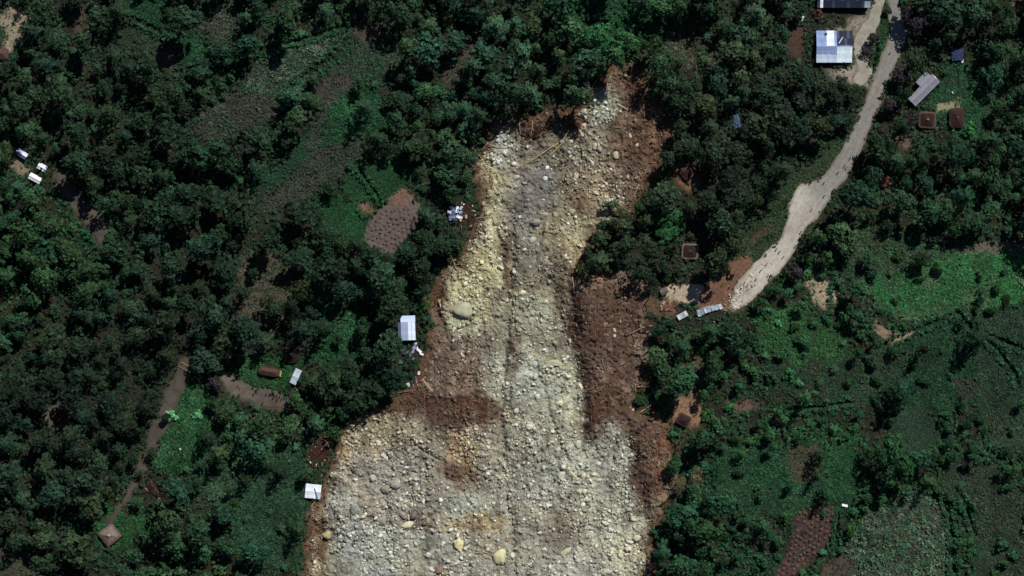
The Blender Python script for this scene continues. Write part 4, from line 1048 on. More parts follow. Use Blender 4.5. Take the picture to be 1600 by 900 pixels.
def ring(a, b, p, n, jit, z, rng, skew=0):
    out = []
    for k in range(n):
        t = 6.283185 * k / n; c, s = math.cos(t), math.sin(t)
        r = (abs(c) ** p + abs(s) ** p) ** (-1.0 / p) * (1 + rng.gauss(0, jit))
        out.append((a * r * c, b * r * s, z + rng.gauss(0, jit * 0.6)))
    return out
def thatch_hut(name, px, py, a, b, p, rot, wall_h, rise, col, rim, label, courses=5, spot=None, group=None, seed=0, wallc=(0.16, 0.12, 0.08), tilt=0.0):
    """a, b half sizes of the roof in metres; p = 2 round, 8 square"""
    rng = random.Random(seed + int(px)); n = 32
    h = empty(name, px, py, rot, label=label, cat="hut", group=group)
    wv = ring(a * 0.84, b * 0.84, p, 24, 0.0, -0.5, rng); wt = [(x, y, wall_h) for x, y, z in wv]
    MB().add(wv + wt, [(k, (k + 1) % 24, 24 + (k + 1) % 24, 24 + k) for k in range(24)]).build("wall", "wall", h, wallc)
    MB().box((0, -b * 0.84 - 0.03, 0.75), (0.8, 0.08, 1.5)).build("door", "wood", h, (0.05, 0.04, 0.03))
    rf = MB().tube([(0, 0, wall_h), (0, 0, wall_h + rise + 0.25)], [0.08, 0.06], 6).build("roof", "wood", h, (0.12, 0.09, 0.07))
    m = min(a, b)
    for k in range(courses):
        t0 = k / courses; t1 = min(1.0, (k + 1.25) / courses)
        z0 = wall_h - 0.25 + rise * t0; z1 = wall_h - 0.25 + rise * t1
        lo_ = ring(a - m * t0, b - m * t0, p, n, 0.022, z0 - 0.1, rng)
        lu = [(x, y, z + 0.26) for x, y, z in ring(a - m * t0 + 0.02, b - m * t0 + 0.02, p, n, 0.022, z0, rng)]
        up = ring(max(a - m * t1, 0.03), max(b - m * t1, 0.03), p, n, 0.02, z1 + 0.2, rng)
        vs = lo_ + lu + up; fs = []
        for i in range(n):
            j = (i + 1) % n
            fs += [(i, j, n + j, n + i), (n + i, n + j, 2 * n + j, 2 * n + i)]
        if k == courses - 1: fs.append(tuple(2 * n + i for i in range(n)))
        cc = rim if k == 0 else col
        MB().add(vs, fs).build("thatch_course", "thatch", rf, lin(cc) * rng.uniform(0.9, 1.12))
    if spot is not None:
        MB().tube([(0, 0, wall_h + rise), (0, 0, wall_h + rise + 0.28)], [0.5, 0.25], 9).build("smoke_cap", "thatch", rf, lin(spot))
    return h
HG = "thatched huts by the road"
thatch_hut("thatched_hut", 1447, 188, 3.3, 3.2, 7, -3, 1.7, 1.7, (52, 40, 38), (88, 76, 68), "square dark brown thatched hut with a pale central cap", 5, (128, 116, 112), HG)
thatch_hut("thatched_hut", 1493, 185, 2.95, 3.8, 7, 1, 1.7, 1.8, (58, 42, 40), (68, 54, 50), "oblong red-brown thatched hut beside the straw-coloured yard", 5, (100, 72, 70), HG, 3)
thatch_hut("thatched_hut", 1077.5, 393, 3.2, 3.0, 8, -2, 1.7, 1.3, (48, 38, 40), (118, 100, 94), "dark square hut with a pale roof edge between slide and road", 5, (90, 72, 70), HG, 5)
thatch_hut("round_hut", 455.5, 553, 3.6, 3.6, 2, 0, 1.6, 2.1, (44, 36, 38), (52, 42, 42), "round dark conical hut above the long brown hut", 6, (90, 78, 76), None, 7)
thatch_hut("long_hut", 421, 580, 4.1, 1.75, 5, -9, 1.6, 1.3, (86, 68, 56), (66, 52, 46), "long low brown thatched hut with a pale end", 5, None, None, 9)
thatch_hut("pyramid_hut", 173, 835, 3.5, 3.4, 9, 38, 1.7, 2.6, (126, 112, 106), (104, 92, 87), "pinkish-brown pyramid-roofed hut at the lower end of the dirt path", 5, (190, 165, 155), None, 11)
thatch_hut("thatched_hut", 1074, 268, 2.9, 2.7, 9, 40, 1.6, 2.2, (74, 52, 48), (98, 74, 64), "red-brown pointed hut among trees right of the slide", 5, None, HG, 13)
thatch_hut("thatched_hut", 1068, 656, 2.5, 2.3, 8, -28, 1.7, 1.5, (58, 42, 42), (70, 52, 48), "small dark hut standing on bare orange soil", 4, None, HG, 15)
thatch_hut("thatched_hut", 1382, 284, 2.1, 2.0, 8, 25, 1.6, 1.5, (122, 80, 66), (98, 64, 54), "small orange-roofed hut in trees right of the gravel road", 4, None, HG, 17)
thatch_hut("thatched_hut", -3, 84, 4.2, 2.2, 7, -3, 1.6, 1.5, (92, 70, 66), (80, 60, 56), "brown roof cut by the left edge below the sandy yard", 4, None, HG, 19)
for o_ in [o for o in bpy.data.objects if o.name.startswith("long_hut")]:
    MB().box((4.25, -0.1, 1.2), (0.25, 2.2, 2.0), Matrix.Rotation(R(35), 3, 'Y')).build("end_panel", "wood", o_, lin((205, 178, 120)))

# small tin sheds
def shed(px, py, L, W, rot, col, label, h=2.3, rise=0.5, cols=5, group="white tin sheds", cf=None):
    o = empty("tin_shed", px, py, rot, label=label, cat="shed", group=group)
    walls(o, L * .92, W * .9, h, col=(0.12, 0.12, 0.13), gable=rise, door=False)
    MB().box((0, -W * .45 - 0.03, 0.9), (0.8, 0.05, 1.8)).build("door", "wood", o, (0.1, 0.08, 0.06))
    gable_roof(o, L * .92, W * .9, h, rise, cols, 1, cf or (lambda i, j, s: col), over=0.2)
    return o
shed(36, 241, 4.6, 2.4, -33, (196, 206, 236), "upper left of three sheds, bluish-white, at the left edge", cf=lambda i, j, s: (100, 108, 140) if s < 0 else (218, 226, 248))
shed(68, 262, 3.6, 2.4, -30, WH, "rightmost of three white sheds, with a dark hole in its roof", cf=lambda i, j, s: None if (i == 2 and s < 0) else ((120, 140, 160) if i == 4 else WH))
shed(57, 279, 5.0, 2.4, -28, (245, 248, 252), "lowest and brightest of three white sheds at the left edge")
shed(463, 588, 2.4, 6.2, -24, (186, 198, 212), "narrow whitish shed half under trees right of the long brown hut", cols=3)
shed(1037, 455, 2.9, 2.2, 28, (116, 108, 104), "small grey shed at the left end of the pale plaza", h=2.0)
j_ = shed(490, 767, 6.2, 5.6, -6, (225, 232, 246), "square white-roofed shed at the left edge of the lower slide", h=1.6, rise=0.35, cols=6, cf=lambda i, j, s: (200, 206, 226) if (i > 3 and s < 0) else (230, 236, 248))
loose_sheet(j_, 1.2, -0.6, 2.2, 0.35, 4.2, 22, (92, 96, 110), 0.03, 0.05, seed=21)

# the white house at the slide edge with its torn sheets
h = empty("damaged_house", 638, 513, 2, label="white tin-roofed house at the slide's left edge with crumpled sheets below it", cat="house")
walls(h, 5.4, 9.0, 2.6, col=(0.2, 0.2, 0.24), door=False)
ro = MB().box((0, 0, 2.68), (5.6, 9.2, 0.1)).build("roof", "wood", h, (0.15, 0.12, 0.1))
for i in range(4):
    o = link("roof_sheet", tin_mesh(1.45, 7.4), parent=ro, color=lin((224, 236, 253) if i > 1 else (158, 170, 202))); o.location = (-2.1 + 1.4 * i, -0.9, 3.35 - 0.0 * i); o.rotation_euler = (0, 0.14 if i > 1 else -0.05, 0)  # left two sheets greyer, with shade painted into their colour
for i in range(4):
    o = link("roof_sheet", tin_mesh(1.45, 2.6), parent=ro, color=lin((192, 206, 240))); o.location = (-2.1 + 1.42 * i, 3.7, 3.15); o.rotation_euler = (-0.22, 0, 0)
loose_sheet(ro, -3.4, -1.0, 2.6, 1.6, 7.0, 3, (110, 112, 136), 0.03, 0.03, seed=30).rotation_euler = (0, -0.6, 0)
rr2 = random.Random(8)
for k, (x, y, w, l, rz, c) in enumerate([(650, 540, 1.2, 2.6, 10, (200, 206, 226)), (655, 548, 1.0, 2.4, 50, (232, 236, 246)), (646, 546, 1.0, 2.8, -15, (150, 154, 180)), (658, 553, 0.8, 1.8, 75, (240, 240, 246)),
                                        (640, 552, 1.4, 2.6, 30, (128, 128, 156)), (632, 548, 1.6, 3.0, 20, (96, 94, 118)), (648, 562, 1.2, 2.0, 60, (140, 146, 160)), (655, 582, 1.1, 1.6, -20, (222, 226, 232)), (638, 601, 1.2, 1.6, 15, (205, 214, 218)), (627, 565, 1.3, 1.8, 0, (96, 124, 122))]):
    o = empty("torn_roof_sheet", x, y, rz, label="torn tin sheet, " + ["just under the white house", "brightest in the heap below the white house", "dull one touching the white house", "rightmost below the white house", "mid-grey under tree below white house", "darkest grey left below white house", "grey one halfway down below white house", "white one above the broken planks", "pale one left of the broken planks", "greenish one under trees left of white house heap"][k], cat="tin sheet", group="torn sheets below the white house")
    o.location.z += 0.7; loose_sheet(o, 0, 0, 0, w, l, 0, c, 0.28, 0.18, "sheet", seed=50 + k)

def plank(px0, py0, px1, py1, w, col, label, name="plank", zlift=0.25, onslide=True, t=0.09, group="broken planks and poles"):
    x0, y0, x1, y1 = float(wx(px0)), float(wy(py0)), float(wx(px1)), float(wy(py1))
    L = math.hypot(x1 - x0, y1 - y0); cxp, cyp = (px0 + px1) / 2, (py0 + py1) / 2
    z = surf_z(cxp, cyp) + zlift
    me = MB().box((0, 0, 0), (L, w, t)).mesh(name)
    o = link(name, me, M["wood"], loc=((x0 + x1) / 2, (y0 + y1) / 2, z), color=gray(lin(col), .62) * .85); o.rotation_euler = (random.gauss(0, .2), random.gauss(0, .06), math.atan2(y1 - y0, x1 - x0))
    return tag(o, label, "plank", group)
def surf_z(px, py):
    a, b = np.array([float(px)]), np.array([float(py)])
    s = slide_sd(a, b); g = float(ground_h(a, b)[0])
    return max(g, float(slide_h(a, b, s)[0])) if s[0] < 5 else g
PL = [(643, 590, 647, 606, 0.45, (150, 112, 104), "reddish plank, left of the pair below the white house heap"), (649, 588, 653, 603, 0.4, (170, 128, 116), "pinkish plank, right of the pair below the white house heap"),
      (660, 592, 672, 606, 0.8, (206, 148, 116), "wide orange plank on brown earth below the white house"), (672, 606, 677, 612, 0.5, (214, 160, 128), "short orange plank at the tip of the wide orange plank"),
      (623, 613, 650, 609, 0.3, (150, 108, 92), "long brown plank below the pale torn sheet"), (663, 612, 664, 652, 0.25, (140, 100, 82), "thin upright-running pole below the orange planks"),
      (682, 642, 652, 663, 0.3, (120, 90, 74), "thin dark pole slanting down left across brown earth"), (662, 536, 684, 549, 0.5, (52, 44, 40), "dark beam right of the white house"),
      (556, 646, 560, 676, 0.25, (150, 104, 78), "thin reddish pole at the slide's left corner"), (490, 690, 507, 726, 0.22, (160, 140, 124), "pale pole crossing the red debris left of the slide"),
      (476, 718, 483, 744, 0.18, (140, 120, 104), "thin pole above the square white roof, left one"), (507, 730, 499, 752, 0.2, (170, 150, 128), "thin pale pole above the square white roof, right one"),
      (686, 468, 690, 480, 0.9, (215, 170, 130), "short pale orange board above right of the white house"), (996, 530, 990, 542, 0.4, (180, 140, 96), "pale short plank on the right brown bank"),
      (1052, 474, 1062, 491, 0.6, (58, 44, 40), "dark beam above the pale sheet at the road end"), (1024, 478, 1038, 490, 0.35, (120, 84, 66), "thin brown pole left of the dark beam")]
for x0, y0, x1, y1, w, c, lb in PL: plank(x0, y0, x1, y1, w, c, lb)

def wreck(px, py, rx, ry, n, cols, label, name="debris_pile", rot=0, nsheet=0, sc=1.0):
    """a collapsed hut: boards, thatch slabs and bent sheets as parts of one heap"""
    rng = random.Random(int(px * 7 + py)); root = empty(name, px, py, rot, z=surf_z(px, py), label=label, cat="debris")
    for k in range(n):
        a = rng.uniform(0, 6.283); d = math.sqrt(rng.random()); x, y = rx * d * math.cos(a), ry * d * math.sin(a)
        L = rng.uniform(0.5, 1.9) * sc; w = rng.uniform(0.15, 0.8) * sc
        M3 = Matrix.Rotation(rng.uniform(0, 6.28), 3, 'Z') @ Matrix.Rotation(rng.gauss(0, .35), 3, 'X') @ Matrix.Rotation(rng.gauss(0, .35), 3, 'Y')
        MB().box((x, y, rng.uniform(0.1, 0.5 + 1.1 * (1 - d))), (L, w, 0.08), M3).build("board", "wood", root, gray(lin(cols[rng.randrange(len(cols))]), .7) * rng.uniform(.7, 1.3))
    hv, hf = dome_mesh(12)
    hv = hv * np.array([rx, ry, 0.9]) * (1 + 0.12 * RNG.standard_normal(hv.shape)); 
    link("heap", mesh_np("heap", hv, hf, None, False), M["thatch"], root, color=gray(lin(cols[0]), .75) * 0.6)
    return root
RED = [(88, 54, 46), (112, 68, 56), (70, 44, 38), (146, 100, 82), (200, 174, 162)]
hw = wreck(733, 331, 4.6, 6.4, 70, RED, "heap of red-brown boards right of the crushed white roof")
wreck(501, 704, 4.6, 6.6, 70, RED, "heap of red boards at the slide's left edge above the square white roof", rot=-20)
wreck(242, 764, 5.0, 3.4, 60, [(58, 42, 38), (84, 60, 52), (46, 34, 32), (120, 92, 76)], "collapsed maroon hut beside the dirt path", "collapsed_hut", rot=-25)
wreck(94, 650, 3.4, 3.6, 36, [(74, 62, 58), (110, 96, 88), (60, 50, 50), (150, 136, 128)], "heap of grey-brown boards in the left forest clearing")
wreck(1010, 512, 4.4, 3.0, 40, [(84, 54, 46), (116, 74, 60), (60, 42, 38), (170, 150, 138)], "heap of brown boards on the slide's right bank near the road end")
wreck(1042, 478, 3.2, 2.6, 26, [(140, 98, 76), (110, 74, 60), (176, 150, 130)], "heap of pale brown boards left of the buckled tin roof")
wreck(836, 208, 5.0, 3.2, 40, [(66, 40, 36), (90, 54, 46), (52, 34, 32), (150, 120, 100)], "heap of dark red-brown boards below the slide's upper left rim")
cr = empty("crushed_house", 713, 333, label="crushed house with crumpled white and blue-grey roof sheets left of red debris", cat="house")
cr.location.z += 0.4
for k, (x, y, w, l, rz, c, t) in enumerate([(-1.4, -1.2, 3.2, 3.4, 5, (92, 104, 134), .12), (0.3, 1.3, 0.9, 2.6, -12, (242, 246, 252), .1), (1.2, -1.6, 1.2, 2.4, 62, (240, 240, 250), .15), (-1.6, 1.6, 1.4, 2.4, 20, (150, 164, 196), .3),
                                           (1.3, 0.7, 1.4, 2.2, 30, (140, 170, 196), .2), (-2.6, 0.3, 1.0, 1.6, 80, (206, 214, 232), .2), (1.9, 2.0, 0.9, 1.8, -30, (190, 180, 190), .3), (-0.6, -2.6, 2.4, 1.0, 0, (70, 76, 100), .2), (1.6, -2.6, 0.8, 1.2, 10, (206, 176, 176), .3)]):
    loose_sheet(cr, x, y, 0.9 + 0.18 * k, w, l, rz, c, t, 0.16, seed=70 + k)
MB().box((0, 0, 0.3), (5.2, 4.6, 0.9), Matrix.Rotation(0.12, 3, 'X')).build("wall", "wall", cr, (0.08, 0.07, 0.08))

bt = empty("buckled_roof", 1108, 483, 18, label="buckled strip of silvery tin roofing where the gravel road ends", cat="tin roof")
for k in range(7):
    o = link("roof_sheet", tin_mesh(1.45, 2.7 - 0.12 * k, 0.07, k % 3 + 90), parent=bt, color=lin([(186, 196, 206), (116, 128, 140), (214, 222, 232), (140, 156, 172), (196, 206, 220), (150, 170, 186), (236, 238, 246)][k]))
    o.location = (-4.4 + 1.45 * k, 0.35 * math.sin(k * 0.6) - 0.2, 1.5); o.rotation_euler = (0.1, 0.42 if k % 2 else -0.42, 0.05 * k - 0.1)
for x in (-4.6, 0, 4.6): MB().tube([(x, 0, -0.3), (x, 0, 1.35)], [0.08, 0.07], 6).build("post", "wood", bt, (0.15, 0.11, 0.08))
def single(px, py, w, l, rz, col, label, z=0.6, name="tin_sheet", cat="tin sheet", tilt=0.1, bend=0.06, seed=0):
    o = link(name, tin_mesh(w, l, bend, seed), M["tin"], color=lin(col)); o.location = (float(wx(px)), float(wy(py)), surf_z(px, py) + z); o.rotation_euler = (random.gauss(0, tilt), random.gauss(0, tilt), R(rz))
    return tag(o, label, cat)
single(1066, 493, 2.2, 4.2, -62, (172, 180, 184), "pale grey tin sheet left of the buckled roof strip", seed=101, bend=0.12, z=1.2)
single(1319, 789, 2.3, 0.95, -12, (240, 246, 250), "lone small white sheet lying in the lower right fields", seed=102, z=0.9, bend=0.01, tilt=0.02)
single(1252, 31, 0.8, 2.6, -25, (226, 234, 236), "narrow white sheet left of the dark roof on the top edge", seed=103, z=1.2)
single(1503, 96, 0.7, 1.4, -20, (205, 216, 220), "small white sheet beside the dark blue tarpaulin", seed=104, z=1.2)
single(283, 701, 0.7, 0.7, 20, (220, 226, 220), "tiny white sheet in the bright green thicket", seed=105, z=0.9)
single(385, 423, 0.8, 0.8, 20, (190, 180, 186), "tiny pale sheet at the left of the brown clearing", seed=106, z=1.0)
def tarp(px, py, w, l, col, label, seed):
    rng = random.Random(seed); n = 9; vs = []; fs = []
    for j in range(n):
        for i in range(n): vs.append(((i / (n - 1) - .5) * w + rng.gauss(0, .08), (j / (n - 1) - .5) * l + rng.gauss(0, .08), 1.9 + 0.7 * math.cos((i / (n - 1) - .5) * 2.6) - 0.6 + rng.gauss(0, .13)))
    for j in range(n - 1):
        for i in range(n - 1):
            a = j * n + i; fs.append((a, a + 1, a + n + 1, a + n))
    me = bpy.data.meshes.new("cover"); me.from_pydata(vs, [], fs); me.update()
    root = empty("tarpaulin_shelter", px, py, rng.uniform(-20, 20), label=label, cat="tarpaulin", group="tarpaulin shelters")
    link("cover", me, M["cloth"], root, color=lin(col))
    for sx in (-.42, .42):
        for sy in (-.42, .42): MB().tube([(sx * w, sy * l, -0.3), (sx * w, sy * l, 1.5)], [0.05, 0.05], 5).build("pole", "wood", root, (0.15, 0.11, 0.08))
tarp(1150, 190, 2.6, 5.0, (70, 84, 112), "crumpled blue tarpaulin shelter showing among trees left of the road", 1)
tarp(1495, 86, 4.6, 4.6, (52, 60, 90), "dark blue tarpaulin shelter at the top of the lawn", 2)
# thin fence on the lawn and a pale pole beside it
fe = empty("pole_fence", 1497, 132, label="thin dark pole fence running down the lawn above the oblong hut", cat="fence")
for k in range(9):
    y = 6 - 1.4 * k; MB().tube([(0.03 * k, y, -0.3), (0.03 * k, y, 1.1)], [0.06, 0.05], 5).build("post", "wood", fe, (0.03, 0.025, 0.02))
for z in (0.45, 0.9): MB().tube([(0, 6, z), (0.24, -5.2, z)], [0.045, 0.045], 5).build("rail", "wood", fe, (0.03, 0.025, 0.02))

# ------------------------------------------------------------------ fallen logs on the slide
def log(px0, py0, px1, py1, r, col, label, bend=0.3, name="fallen_log", group="fallen trunks on the slide"):
    n = 6; rng = random.Random(int(px0 * 3 + py1)); P = []
    x0, y0 = float(wx(px0)), float(wy(py0))
    for k in range(n):
        f = k / (n - 1); px = px0 + (px1 - px0) * f; py = py0 + (py1 - py0) * f
        P.append((float(wx(px)) - x0 + rng.gauss(0, bend * .3), float(wy(py)) - y0 + rng.gauss(0, bend * .3), surf_z(px, py) + r * 0.8 + 0.25))
    z0 = P[0][2]; P = [(a, b, c - z0) for a, b, c in P]
    zs = np.polyfit(range(n), [p[2] for p in P], 1); up = max(p[2] - float(np.polyval(zs, i)) for i, p in enumerate(P)); P = [(p[0], p[1], float(np.polyval(zs, i)) + up * 0.8 + 0.1) for i, p in enumerate(P)]
    o = MB().tube(P, [r * (1 - 0.55 * k / (n - 1)) for k in range(n)], 7).build(name, "bark", None, lin(col), loc=(x0, y0, z0), smooth=True)
    return tag(o, label, "log", group)
LOGS = [(885, 177, 914, 199, 0.22, (128, 104, 88), "upper half of the long broken trunk near the slide head"), (914, 203, 944, 230, 0.24, (150, 136, 112), "lower half of the long broken trunk, ending at a pale boulder"),
        (890, 203, 876, 224, 0.26, (196, 174, 140), "short pale trunk where two long trunks meet"), (878, 224, 845, 258, 0.22, (190, 168, 132), "right of two long pale trunks forking down left"),
        (872, 224, 808, 264, 0.2, (180, 160, 128), "left of two long pale trunks forking down left"), (964, 163, 981, 171, 0.28, (190, 182, 150), "short pale log at the upper right of the slide head"),
        (897, 168, 905, 148, 0.2, (150, 132, 120), "pale dead trunk pointing up into the trees at the slide head"), (920, 150, 924, 136, 0.14, (128, 124, 116), "thin grey dead trunk standing out beside the slide head"),
        (942, 226, 962, 246, 0.2, (160, 148, 120), "thin log touching the pale boulder on the upper slide"), (905, 178, 936, 150, 0.12, (120, 110, 90), "thin dark branch slanting across the slide head"),
        (728, 245, 729, 262, 0.16, (150, 110, 90), "short upright trunk at the slide's upper left corner"), (700, 372, 716, 392, 0.16, (110, 96, 84), "thin grey trunk below the crushed white roof"),
        (720, 352, 728, 392, 0.14, (140, 104, 76), "thin brown trunk right below the red boards"), (1486, 144, 1496, 154, 0.28, (206, 202, 190), "short white pole lying on the lawn beside the fence"),
        (940, 560, 946, 580, 0.15, (150, 120, 100), "thin pole on the right brown bank"), (700, 410, 738, 400, 0.2, (110, 98, 76), "log lying across the left margin below the thicket"),
        (740, 118, 762, 96, 0.16, (96, 88, 80), "leaning dead trunk above the slide's upper left"), (755, 112, 785, 98, 0.14, (92, 84, 78), "second leaning dead trunk above the slide's upper left"),
        (285, 565, 300, 578, 0.2, (150, 128, 108), "pale trunk at the upper end of the dirt path"), (281, 572, 294, 580, 0.16, (130, 112, 98), "thinner pale trunk at the upper end of the dirt path")]
for a in LOGS: log(*a)
# trunks thrown down along the margins of the slide
EDGE = []
SL = np.array(SLIDE + [SLIDE[0]], float); rl = random.Random(21)
for k in range(400):
    i = rl.randrange(len(SL) - 1); f = rl.random(); p = SL[i] * (1 - f) + SL[i + 1] * f
    px, py = p[0] + rl.gauss(0, 9), p[1] + rl.gauss(0, 9)
    if not (100 < py < 885) or len(EDGE) >= 70: continue
    s_ = float(slide_sd(np.array([px]), np.array([py]))[0])
    if not (-20 < s_ < 2): continue
    a = rl.uniform(0, 6.283); L = rl.uniform(10, 34)
    o = log(px, py, px + L * math.cos(a), py + L * math.sin(a), rl.uniform(0.1, 0.24), rl.choice([(150, 130, 108), (112, 94, 80), (176, 156, 128), (84, 68, 58)]), None)
    EDGE.append((o, px, py, "long thin" if L > 24 else "short" if L < 17 else "thin"))

# ------------------------------------------------------------------ boulders and rubble
def rock_mesh(seed, sub=2, amp=0.24, flat=0.75):
    bm = bmesh.new(); bmesh.ops.create_icosphere(bm, subdivisions=sub, radius=1.0)
    rng = random.Random(seed); ds = [(Vector((rng.gauss(0, 1), rng.gauss(0, 1), rng.gauss(0, .7))).normalized(), rng.uniform(0.5, 0.82)) for _ in range(11)]
    for v in bm.verts:
        p = v.co.normalized(); r = 1.0
        for d, h_ in ds:                       # cut by planes: angular faces
            t = p.dot(d)
            if t > 1e-3: r = min(r, h_ / t)
        r *= 1 + rng.gauss(0, amp * 0.18)
        v.co = p * max(r, 0.45); v.co.z *= flat
    me = bpy.data.meshes.new("boulder"); bm.to_mesh(me); bm.free()
    c = me.color_attributes.new("Col", 'FLOAT_COLOR', 'POINT')
    for i in range(len(me.vertices)):
        k = rng.uniform(0.9, 1.08); c.data[i].color = (k, k, k, 1)
    me.materials.append(M["rock"]); return me
ROCKS = [rock_mesh(600 + i) for i in range(9)]; ROUND = [rock_mesh(650 + i, 3, 0.35, 0.8) for i in range(3)]
for me in ROUND:
    me.polygons.foreach_set("use_smooth", np.ones(len(me.polygons), bool))
YEL = (206, 196, 140); PAL = (198, 194, 172); GRY = (150, 142, 132); GRN = (164, 168, 150); BRN = (136, 104, 86); DRK = (112, 108, 104); WHT = (216, 220, 214)
BOUL = [(722, 485, 35, 31, (168, 166, 130), 'o'), (782, 867, 22, 28, YEL, 'o'), (717, 850, 15, 25, (210, 200, 136), 0), (619, 756, 18, 16, GRY, 0), (603, 763, 16, 15, (146, 136, 124), 'o'), (651, 764, 16, 14, (140, 132, 120), 'o'),
        (636, 795, 12, 11, (160, 150, 140), 0), (650, 795, 15, 10, DRK, 0), (631, 806, 13, 12, (158, 138, 122), 0), (647, 806, 14, 12, DRK, 0), (636, 820, 23, 11, (196, 194, 150), 22), (597, 812, 18, 18, (150, 140, 122), 'o'), (510, 836, 17, 17, (176, 158, 104), 'o'),
        (581, 860, 11, 7, PAL, 10), (612, 870, 11, 9, (190, 188, 150), -30), (570, 890, 7, 12, (200, 196, 158), 10), (592, 845, 11, 8, GRN, 0), (600, 712, 11, 8, PAL, 0), (556, 682, 10, 9, (176, 160, 112), 0), (531, 796, 10, 10, (160, 162, 150), 0),
        (552, 795, 15, 18, (134, 140, 134), 0), (689, 781, 7, 8, WHT, 0), (662, 784, 8, 8, WHT, 0), (627, 781, 9, 6, PAL, 0), (700, 876, 8, 6, PAL, 0), (635, 837, 12, 14, (150, 156, 140), 20), (686, 892, 17, 14, BRN, 'o'), (675, 890, 9, 9, WHT, 0),
        (567, 856, 14, 10, (168, 166, 140), 0), (669, 814, 9, 11, (150, 136, 110), 0), (904, 695, 15, 15, (186, 182, 156), 0), (877, 744, 15, 16, (178, 176, 152), 0), (895, 742, 20, 7, (186, 180, 142), -45), (912, 744, 9, 11, YEL, 0), (929, 742, 13, 8, (208, 202, 160), -15),
        (917, 771, 16, 13, (206, 200, 152), -40), (905, 767, 11, 9, (190, 186, 146), 0), (936, 725, 9, 8, WHT, 0), (839, 777, 9, 9, PAL, 0), (826, 776, 8, 8, (190, 190, 186), 0), (810, 729, 9, 8, PAL, 0), (885, 861, 22, 10, (186, 182, 146), 40),
        (956, 864, 10, 10, PAL, 0), (968, 864, 8, 13, (206, 200, 152), 0), (995, 860, 9, 15, (196, 188, 146), -15), (989, 811, 8, 11, (206, 200, 152), 30), (945, 817, 14, 7, (190, 186, 146), 0), (852, 859, 7, 7, (206, 220, 226), 0), (859, 885, 7, 8, WHT, 0),
        (950, 892, 16, 10, (186, 184, 150), 0), (844, 833, 9, 6, PAL, 0), (1017, 885, 15, 13, BRN, 'o'), (995, 841, 12, 11, (196, 188, 146), 0), (937, 750, 9, 6, PAL, 0), (850, 731, 8, 8, PAL, 0), (817, 457, 14, 11, (206, 196, 150), 0), (960, 516, 7, 7, (196, 184, 140), 0),
        (827, 667, 13, 11, (206, 204, 176), -30), (910, 655, 8, 8, PAL, 0), (875, 630, 12, 9, (196, 192, 156), 0), (885, 625, 6, 15, (204, 198, 156), -25), (807, 642, 9, 9, PAL, 0), (867, 567, 36, 10, (178, 176, 132), -4), (840, 620, 11, 9, PAL, 0), (908, 604, 7, 12, (204, 198, 170), 30),
        (960, 525, 6, 6, (186, 178, 140), 0), (852, 335, 18, 10, (164, 156, 140), -15), (962, 242, 16, 12, (196, 188, 150), -40), (825, 345, 13, 9, (146, 138, 132), 0), (832, 375, 14, 14, (164, 162, 152), 'o'), (838, 347, 21, 15, (140, 132, 128), 0), (901, 275, 10, 10, PAL, 0),
        (931, 297, 12, 9, (160, 150, 128), 0), (926, 255, 8, 8, PAL, 0), (820, 390, 10, 7, PAL, 0), (996, 227, 9, 6, (186, 172, 138), 0), (867, 335, 11, 10, (176, 168, 132), 0), (805, 426, 9, 7, PAL, 0), (852, 279, 9, 8, (190, 206, 206), 0), (984, 212, 8, 8, (200, 186, 156), 0),
        (909, 210, 8, 8, (200, 184, 140), 0), (912, 197, 11, 13, (186, 164, 120), 'o'), (912, 175, 13, 11, (176, 170, 136), 'o'), (778, 252, 10, 10, WHT, 0), (788, 238, 8, 9, (190, 204, 206), 0), (893, 221, 7, 7, PAL, 0), (930, 226, 7, 7, PAL, 0), (855, 262, 9, 8, WHT, 0), (808, 276, 10, 8, (170, 164, 156), 0),
        (936, 437, 12, 10, (190, 130, 96), 'o'), (945, 507, 11, 12, (136, 100, 78), 'o'), (990, 640, 7, 7, WHT, 0), (690, 468, 0, 0, PAL, 0), (835, 568, 12, 10, (160, 164, 166), 0), (780, 405, 9, 7, PAL, 0), (745, 395, 9, 8, (196, 176, 120), 0)]
SMARK = [(722, 485, "the great domed boulder"), (985, 105, "the head of the slide"), (845, 240, "the forked pale trunks"), (720, 706, "the orange earth patch"), (638, 520, "the damaged white house"),
         (490, 767, "the square white roof"), (782, 867, "the rounded yellow boulder"), (1012, 512, "the right-bank board heap"), (867, 567, "the long pale ledge"), (745, 335, "the red boards"), (960, 890, "the slide's bottom right"),
         (500, 890, "the slide's bottom left"), (915, 620, "the dark red bank"), (832, 376, "the round grey boulder"), (917, 771, "the oval yellow boulder"), (640, 805, "the cluster of grey boulders"), (1025, 700, "the rusty right bank"),
         (665, 605, "the orange planks"), (800, 640, "the centre of the slide"), (870, 470, "the central gully"), (560, 660, "the slide's left corner"), (1010, 240, "the rusty upper bank"), (885, 861, "the long slanting slab"), (830, 760, "the lower centre of the slide")]
landmark_labels(EDGE, 'margin trunk', SMARK)
items_r = []
